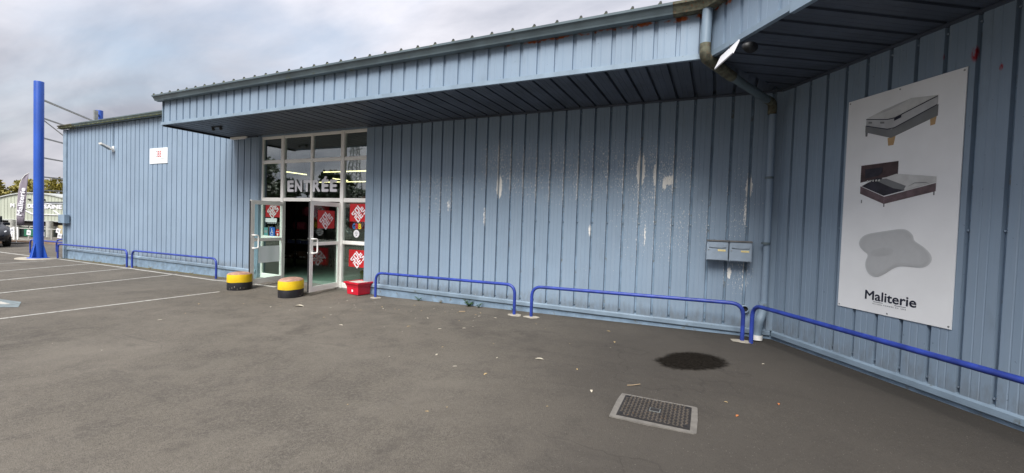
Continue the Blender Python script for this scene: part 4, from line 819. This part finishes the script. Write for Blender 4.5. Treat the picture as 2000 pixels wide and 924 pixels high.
leaf(-.10, -1.636, .17, 'leafpale', 'large pale yellow leaf on the asphalt near the right bollard', .5); leaf(7.16, -2.61, .045, 'leaforange', 'orange scrap of leaf near the end wall, right of the wet patch'); leaf(6.82, -3.05, .05, 'leaforange', 'orange leaf on the asphalt right of the manhole cover'); leaf(4.86, -2.44, .10, 'leafpale', 'long pale leaf on the asphalt below the barrier gap', .2); leaf(4.16, -3.11, .05, 'leafpale', 'curled white leaf in the middle of the asphalt'); leaf(1.66, -2.32, .08, 'leafpale', 'flat pale leaf below the barrier beside the planter', 0)
for i in range(95):
    if i < 62: x, y = random.gauss(1.8, 2.2), -.45 - abs(random.gauss(0, 1.1))
    else: x, y = random.uniform(-2, 7.8), random.uniform(-5.2, -.5)
    if y < -5.6 or x > 8 or (x > 7 and y > -1.2) or (5.8 < x < 6.65 and -3.7 < y < -2.95): continue
    leaf(x, y, random.choice((.02, .025, .03, .035, .045, .06)), random.choice(('leafpale', 'leafpale', 'leafdry', 'leafdry', 'leafdry')))
def twig(pts, r_, label):
    p0 = pts[0]; mb = MB(); mb.tube([(x - p0[0], y - p0[1], g(x, y) - g(*p0) + .006 + .004 * i) for i, (x, y) in enumerate(pts)], r_, 6); mb.build('twig', 'twig', None, (p0[0], p0[1], g(*p0)), 0, label, 'twig')
twig([(5.90, -2.80), (5.95, -2.78), (6.01, -2.73)], .004, 'dry twig just behind the manhole cover'); twig([(2.62, -.60), (2.72, -.56)], .008, 'dark short stick near the largest weed'); twig([(6.62, -4.15), (6.68, -4.25), (6.72, -4.30)], .003, 'thin stalk near the lower right edge')

# ------------------------------------------------------------------ tall blue sign frame
A = Vector((-14.58, -.53, g(-14.58))); B = Vector((-19.0, 2.75, g(-19.0)))
t_ = thing('sign_gantry', 'tall blue twin post sign frame with thin rungs at the far end of the shop', 'sign frame', A)
D = B - A; D.z = 0; u_ = D.normalized()
def post(o_, zt, r_=.155):
    mb = MB(); mb.lathe([(r_, 0), (r_, zt), (r_ * .98, zt + .01), (0, zt + .01)], 18, o_, 1, .82); p_ = mb.build('post', 'col', t_)
    for a in (0, 90, 180, 270):
        d = Vector((math.cos(R(a + 35)), math.sin(R(a + 35)), 0)); n_ = Vector((-d.y, d.x, 0)) * .012; q = Vector(o_)
        MB().add([q + d * .12 + n_, q + d * .26 + n_, q + d * .26 + n_ + Vector((0, 0, .05)), q + d * .12 + n_ + Vector((0, 0, .58)), q + d * .12 - n_, q + d * .26 - n_, q + d * .26 - n_ + Vector((0, 0, .05)), q + d * .12 - n_ + Vector((0, 0, .58))], [(0, 1, 2, 3), (7, 6, 5, 4), (1, 5, 6, 2), (2, 6, 7, 3), (0, 4, 5, 1)]).build('gusset', 'col', p_)
    mb = MB(); mb.lathe([(.28, .0), (.28, .02), (0, .02)], 20, o_); mb.build('base_plate', 'col', p_)
post((0, 0, .02), 6.05); post((D.x, D.y, .02), 6.25)
mb = MB(); mb.lathe([(.62, -.03), (.60, .022), (0, .024)], 22, (0, 0, 0), 1.15, .9); mb.build('concrete_footing', 'conc', t_)
for i, z in enumerate((5.52, 4.89, 4.2, 3.51, 2.84, 2.37, 1.95)):
    MB().bar(Vector((0, 0, z)) + u_ * .13, Vector((D.x, D.y, z + .17)) - u_ * .13, .05, .055 if i == 0 else .045).build('rung', 'steel', t_)
MB().bar(Vector((0, 0, 4.87)) + u_ * .13, Vector((D.x, D.y, 3.9)) - u_ * .13, .025, .025).build('brace', 'steel', t_)
MB().bar(Vector((D.x, D.y, 6.2)) - u_ * .42, Vector((D.x, D.y, .1)) - u_ * .42, .13, .10).build('rear_upright', 'steel', t_); MB().bar(Vector((D.x, D.y, 6.05)) - u_ * .42, Vector((D.x, D.y, 6.05)), .06, .06).build('clamp', 'col', t_)

# ------------------------------------------------------------------ feather flag
FO = Vector((-24.11, 1.70, g(-24.1)))
t_ = thing('feather_flag', 'mauve feather flag with white upright word Maliterie left of the blue post', 'flag', FO, math.atan2(.429, .903))
left = [(-.14, .92), (-.135, 1.3), (-.10, 1.9), (-.04, 2.5), (.02, 2.85), (.12, 3.12), (.28, 3.33), (.46, 3.44)]; right = [(.22, .90), (.24, 1.3), (.29, 1.8), (.36, 2.35), (.40, 2.75), (.44, 3.10), (.46, 3.30), (.47, 3.44)]
mb = MB(); n = len(left); nn = 6; vs = []
for (a, z0), (b, z1) in zip(left, right):
    for k in range(nn): t = k / (nn - 1); vs.append((a + (b - a) * t, .025 * math.sin(t * 5 + z0 * 2), z0 + (z1 - z0) * t))
mb.add(vs, [(i * nn + k, i * nn + k + 1, (i + 1) * nn + k + 1, (i + 1) * nn + k) for i in range(n - 1) for k in range(nn - 1)], True); fl_ = mb.build('cloth', 'flag', t_); fl_.modifiers.new('thick', 'SOLIDIFY').thickness = .004
MB().tube([(-.14, 0, .0), (-.145, 0, .9), (-.11, 0, 1.9), (-.03, 0, 2.55), (.02, 0, 2.88), (.12, 0, 3.14), (.28, 0, 3.35), (.47, 0, 3.46)], .014, 6).build('pole', 'white', t_); MB().box(-.5, .25, -.25, .25, 0, .05).build('base', 'dark', t_)
tm = textmesh('Maliterie', width=1.38, height=.26, bold=.03, th=.04, rot=R(82)); tm.move((.125, 0, 2.05)); tm.build('lettering', 'letter', t_)

# ------------------------------------------------------------------ parked car (only its nose shows)
ct = thing('parked_car', 'dark parked car whose front corner shows at the left edge', 'car', (-23.40, .10, -.12), math.atan2(-.12, .99))
SEC = [(-2.0, .45, .62, .80, .80), (-1.95, .36, .72, .98, .62), (-1.5, .32, .84, 1.10, .72), (-1.1, .30, .86, 1.42, .62), (-.4, .30, .87, 1.50, .60), (.4, .30, .87, 1.46, .60), (.95, .30, .87, 1.10, .66), (1.05, .30, .87, 1.02, .68), (1.6, .30, .86, .92, .70), (1.95, .30, .80, .80, .62), (2.12, .34, .68, .66, .52), (2.2, .42, .50, .58, .42)]
mb = MB(); ring = []
for x_, zb_, hw, zt_, tw in SEC:
    zm = zb_ + (min(zt_, .95) - zb_) * .55; ring.append([(x_, -hw * .92, zb_), (x_, -hw, zm), (x_, -hw * .97, min(zt_ - .03, .90)), (x_, -tw * (hw / .87), zt_ - .02), (x_, -tw * .5, zt_), (x_, tw * .5, zt_), (x_, tw * (hw / .87), zt_ - .02), (x_, hw * .97, min(zt_ - .03, .90)), (x_, hw, zm), (x_, hw * .92, zb_)])
mb.add([a for r_ in ring for a in r_], [(i * 10 + k, i * 10 + (k + 1) % 10, (i + 1) * 10 + (k + 1) % 10, (i + 1) * 10 + k) for i in range(len(ring) - 1) for k in range(10)] + [tuple(range(10))[::-1], tuple(110 + k for k in range(10))], True); bd_ = mb.build('body', 'carp', ct)
for s in (-1, 1):
    for x_ in (1.28, -1.3):
        mb = MB(); mb.lathe([(.18, -.10), (.29, -.10), (.315, -.07), (.315, .07), (.29, .10), (.18, .10)], 24); mb.v = [(a, c, b) for a, b, c in mb.v]; wh = mb.build('wheel', 'tyre', ct, (x_, s * .79, .315))
        mb = MB(); mb.lathe([(.0, .06 * 1), (.05, .075), (.17, .055), (.20, .09)], 20); mb.v = [(a, s * c, b) for a, b, c in mb.v]; mb.build('rim', 'alloy', wh)
    mb = MB(); mb.lathe([(0, .1), (.6, .09), (.95, .04), (1, 0)], 14, (0, 0, 0), .22, .085); mb.v = [(a, s * c * .9, b) for a, b, c in mb.v]; h_ = mb.build('headlight', 'chrome', ct, (1.88, s * .70, .70)); h_.rotation_euler = (0, R(14), s * R(-32))
    MB().box(-.9, .85, s * .70 - .02, s * .70 + .02, .97, 1.36).build('side_window', 'cglass', ct); MB().box(.62, .80, s * .88 - .08, s * .88 + .08, .95, 1.08).build('wing_mirror', 'carp', ct)
MB().add([(.98, -.60, 1.07), (.98, .60, 1.07), (.43, .52, 1.45), (.43, -.52, 1.45)], [(0, 1, 2, 3)]).build('windscreen', 'cglass', ct); MB().box(2.12, 2.23, -.40, .40, .40, .54).build('grille', 'black', ct); MB().box(1.95, 2.20, -.62, .62, .29, .37).build('bumper', 'black', ct)

# ------------------------------------------------------------------ far shed, fence, trees
HO = Vector((-57.9, 12.2, -1.42)); HA = math.atan2(.429, .903)
hb = thing('arched_shed', 'grey green arched shop shed with white letters across the road', 'building', HO, HA)
def arch(x): return 4.58 - .045 * (x - .3) ** 2 if abs(x - .3) < 5.2 else 4.58 - .045 * 27.04
n = 40; X0, X1 = -9.0, 8.0; top = [(X0 + (X1 - X0) * i / n, arch(X0 + (X1 - X0) * i / n)) for i in range(n + 1)]
mb = MB(); mb.poly([(X0, 1.78)] + [(X1, 1.78)] + top[::-1], .12); mb.build('gable', 'hang', hb)
mb = MB(); mb.add([(x, -.25, z) for x, z in top] + [(x, -.25, z + .12) for x, z in top] + [(x, 14, z + .12) for x, z in top], [(i, i + 1, n + 2 + i, n + 1 + i) for i in range(n)] + [(n + 1 + i, n + 2 + i, 2 * n + 3 + i, 2 * n + 2 + i) for i in range(n)]); mb.build('roof', 'hangroof', hb)
rs = panelmesh('sheet_rib', 'hang', 0, 1, [(-.03, 0), (-.015, -.03), (.015, -.03), (.03, 0)])
for i in range(47):
    x_ = X0 + .2 + i * .35; o = link('sheet_rib', rs, hb, (x_, -.121, 1.80)); o.scale = (1, 1, arch(x_) - 1.82)
MB().box(X0, X1, .1, 14, 0, 3.2).build('side_wall', 'hdark', hb); MB().box(X0, X1, -.2, -.12, 1.70, 1.82).build('band', 'hangroof', hb)
for i in range(8):
    x_ = X0 + .3 + i * 2.1; f_ = MB().box(x_, x_ + 1.9, .02, .08, .05, 1.1).build('window', 'hglass', hb)
    MB().box(x_ - .05, x_ + 1.95, -.01, .018, 1.1, 1.2).box(x_ - .05, x_ + .03, -.01, .018, .05, 1.1).box(x_ + .92, x_ + .98, -.01, .018, .05, 1.1).build('frame', 'hcol', f_)
for x_ in (-6.2, -1.55, 2.28, 6.6): 
    mb = MB(); mb.lathe([(.27, 0), (.27, 1.78)], 14, (x_, -.5, 0)); mb.build('column', 'hcol', hb)
MB().box(2.62, 3.45, -.02, .0, .35, 1.35).build('cream_panel', 'cream', hb); MB().box(-.9, .2, -.02, 0, .1, .85).build('green_panel', 'greenp', hb)
for s_, x_, wd in (('M', -1.92, .42), ('DE', -.02, .66), ('BU', .84, .66), ('ISAINE', 2.20, 2.02)): text(s_, hb, (x_, 3.27, -.16), 'letter', width=wd, height=.44, bold=.05, th=.03)
for a, b in (((-.75, 2.85), (.15, 2.43)), ((.15, 2.43), (3.05, 2.43)), ((2.95, 2.45), (2.35, 2.90)), ((.45, 2.3), (.45, 4.2)), ((-.78, 2.8), (-.55, 2.98)), ((1.35, 3.62), (2.2, 3.5))): MB().bar((a[0], -.17, a[1]), (b[0], -.17, b[1]), .06, .10, (0, 1, 0)).build('emblem_line', 'letter', hb)
MB().box(1.5, 4.6, -.20, -.15, 3.55, 3.68).build('light_rail', 'greyprint', hb)
for x_ in (-.3, 1.2): MB().box(x_, x_ + .25, -.25, -.13, 3.9, 4.02).build('gable_lamp', 'dark', hb)
fe = thing('railing', 'low white railing in front of the arched shed', 'fence', (-38.5, 4.84, -.62), HA)
for z in (.84, .08): MB().bar((-6, 0, z), (5.5, 0, z), .05, .06).build('rail', 'hcol', fe)
for i in range(15): 
    x_ = -6 + i * .8; MB().bar((x_, 0, -.25), (x_, 0, .86), .06, .05).build('post', 'hcol', fe)
for x_ in (1.03, 1.28): MB().box(x_ - .06, x_ + .06, -.08, -.03, -.3, .92).build('post', 'white', fe)
for i, (x_, z_, r_, lab) in enumerate(((.55, .72, .15, 'paper notice on the white railing, leftmost, above the car nose'), (.95, .70, -.2, 'paper notice on the white railing, just left of the flag'), (.80, .38, .2, 'paper notice hung low on the white railing, left of the flag'), (2.1, .55, .1, 'paper notice on the white railing between the flag and the blue post'), (3.05, .48, .0, 'paper notice on the white railing just right of the blue post'), (4.15, .75, .25, 'upper paper notice on the white railing at the shop corner'), (4.25, .40, .15, 'lower paper notice on the white railing at the shop corner'))):
    q = Vector((-38.5, 4.84, 0)) + Vector((.903, .429, 0)) * x_; o = MB().box(-.14, .14, -.004, .004, -.16, .16).build('notice', 'paper', None, (q.x + .04, q.y - .08, -.62 + z_), HA, lab, 'notice', 'paper notices tied to the railing'); o.rotation_euler = (0, r_, HA); MB().box(-.08, .08, -.008, -.005, -.06, .05).build('print_block', 'greyprint', o)
def crown(name, mat, par, blobs, nleaf, ls):
    mb = MB()
    for i in range(nleaf):
        c_, r_ = random.choice(blobs); d = Vector((random.gauss(0, 1), random.gauss(0, 1), random.gauss(0, 1))).normalized(); q = Vector(c_) + Vector((d.x * r_[0], d.y * r_[1], d.z * r_[2])) * random.uniform(.55, 1.05) ** .6
        a = Vector((random.gauss(0, 1), random.gauss(0, 1), random.gauss(0, 1))).normalized(); b = a.orthogonal().normalized(); s = ls * random.uniform(.6, 1.3)
        mb.add([q, q + a * s * .5 + b * s * .3, q + a * s, q + a * s * .5 - b * s * .3], [(0, 1, 2, 3)])
    return mb.build(name, mat, par)
def tree(x, y, z, h, w_, mat, label, nleaf=3200, ls=.35, trunk=.35, group=None, low=.25):
    t_ = thing('broadleaf_tree', label, 'tree', (x, y, z), random.uniform(0, 6), group); tr = MB(); tr.tube([(0, 0, -.3), (.05, .02, h * .3), (-.05, .05, h * .55), (.05, 0, h * .8)], [trunk * .6, trunk * .45, trunk * .3, trunk * .1], 8); blobs = []
    for k in range(15):
        a = random.uniform(0, 6.28); zz_ = h * random.uniform(low + .08, .88); rr = w_ * random.uniform(.15, .8) * (1 - abs(zz_ / h - .5) * .7); c_ = (math.cos(a) * rr, math.sin(a) * rr, zz_); s = w_ * random.uniform(.24, .42); blobs.append((c_, (s, s, s * .75))); tr.tube([(0, 0, zz_ * .6), (c_[0] * .5, c_[1] * .5, zz_ * .85), c_], [trunk * .18, trunk * .12, .02], 5)
    tr.build('trunk', 'bark', t_); crown('crown', mat, t_, blobs, nleaf, ls)
hv = Vector((.903, .429, 0)); hn = Vector((-.429, .903, 0))
for i, (dx_, dn, h_, w_) in enumerate(((-7, 18, 7.6, 3.2), (-4.2, 17, 8.0, 3.0), (-1.8, 19, 7.7, 3.0), (.6, 17, 8.0, 3.0), (3.2, 18, 8.4, 3.2), (5.9, 17, 8.6, 3.2), (8.8, 19, 8.3, 3.2))):
    q = HO + hv * (dx_ * 1.35 - 1.11 * dn) + hn * dn; tree(q.x, q.y, -1.45, h_ - .6, w_, 'hedge', ['leftmost yellow green tree above the arched shed', 'yellow green tree above the shed, left of the feather flag', 'yellow green tree above the shed, behind the feather flag tip', 'yellow green tree above the shed, just left of the blue post', 'yellow green tree above the shed, behind the blue post', 'yellow green tree above the shed, between blue post and shop corner', 'yellow green tree above the shed, half hidden by the shop corner'][i], 4200, .40, .3, 'trees above the arched shed', .12)
# what stands across the car park and shows in the entrance glass
tree(-30.5, -25.5, -.5, 7.6, 2.9, 'pine', 'dark tree across the car park, mirrored in the third pane over the doors', 3600, .42); tree(-35.5, -23.0, -.6, 6.2, 3.2, 'pine', 'dark low tree across the car park, mirrored behind the first letters', 3600, .42); tree(-31.5, -18.5, -.5, 8.6, 2.6, 'pine', 'tallest dark tree across the car park, mirrored in the leftmost panes', 3600, .42); tree(-27.5, -26.5, -.3, 5.6, 2.4, 'pine', 'dark small tree across the car park, mirrored behind the last letters', 3000, .38)
src = None  # added unseen tree belt: blocks low sky to darken the wall under the canopy
for i, (x_, y_, s_) in enumerate(((-12.5, -31, 1.0), (-5, -29, 1.1), (2, -31, .95), (9, -28, 1.1), (16.5, -30, 1.05), (24, -27, 1.0), (31, -22, 1.1))):
    lab = 'leftmost dark tree in the added belt blocking low sky behind the viewer'
    if src is None:
        tree(x_, y_, g(x_), 9.0, 4.6, 'pine', lab, 5200, .5, .4, 'added unseen tree belt blocking low sky', .04); src = [o for o in C.objects if o.get('label') == lab][0]
    else:
        c_ = src.copy(); C.objects.link(c_); c_.location = (x_, y_, g(x_)); c_.rotation_euler.z = i * 1.3; c_.scale = (s_, s_, s_ * 1.02)
        c_['label'] = ['', 'second', 'third', 'fourth', 'fifth', 'sixth', 'seventh'][i] + ' dark tree from the left in the added belt blocking low sky behind the viewer'
        for ch in list(src.children): d_ = ch.copy(); C.objects.link(d_); d_.parent = c_
ho = thing('bungalow', 'cream bungalow with a brown tiled roof mirrored in the right upper pane', 'house', (-16.5, -19.5, g(-16)), R(44))
MB().box(-4.5, 4.5, -3, 3, -.3, 2.7).build('wall', 'render', ho); mb = MB(); mb.add([(-5, -3.5, 2.6), (5, -3.5, 2.6), (5, 3.5, 2.6), (-5, 3.5, 2.6), (-3.4, 0, 4.6), (3.4, 0, 4.6)], [(0, 1, 5, 4), (2, 3, 4, 5), (1, 2, 5), (3, 0, 4), (3, 2, 1, 0)]); rf = mb.build('roof', 'tile', ho); MB().box(1.4, 1.9, -.3, .3, 3.8, 5.0).build('chimney', 'render', rf)
for x_ in (-3, 0, 2.6): w_ = MB().box(x_ - .5, x_ + .5, 2.99, 3.03, .9, 2.0).build('window', 'hglass', ho); MB().box(x_ - .6, x_ + .6, 3.0, 3.06, .82, .9).build('sill', 'white', w_)
py = thing('pylon', 'grey lattice pylon mirrored in the right upper panes', 'pylon', (-60, -58, -1.45), R(20)); lat = MB()
for sx in (-1, 1):
    for sy in (-1, 1): MB().bar((sx * 1.6, sy * 1.6, 0), (sx * .35, sy * .35, 22), .16, .16).build('leg', 'steel', py)
for k in range(11):
    z0 = k * 2; z1 = z0 + 2; w0 = 1.6 - z0 * .0568; w1 = 1.6 - z1 * .0568
    for sx, sy, ex, ey in ((-1, -1, 1, -1), (1, -1, 1, 1), (1, 1, -1, 1), (-1, 1, -1, -1)): lat.bar((sx * w0, sy * w0, z0), (ex * w1, ey * w1, z1), .08, .08); lat.bar((ex * w0, ey * w0, z0), (sx * w1, sy * w1, z1), .08, .08)
lat.build('lattice', 'steel', py)
for z in (17, 20): MB().bar((-3.2, 0, z), (3.2, 0, z), .14, .14).build('cross_arm', 'steel', py)
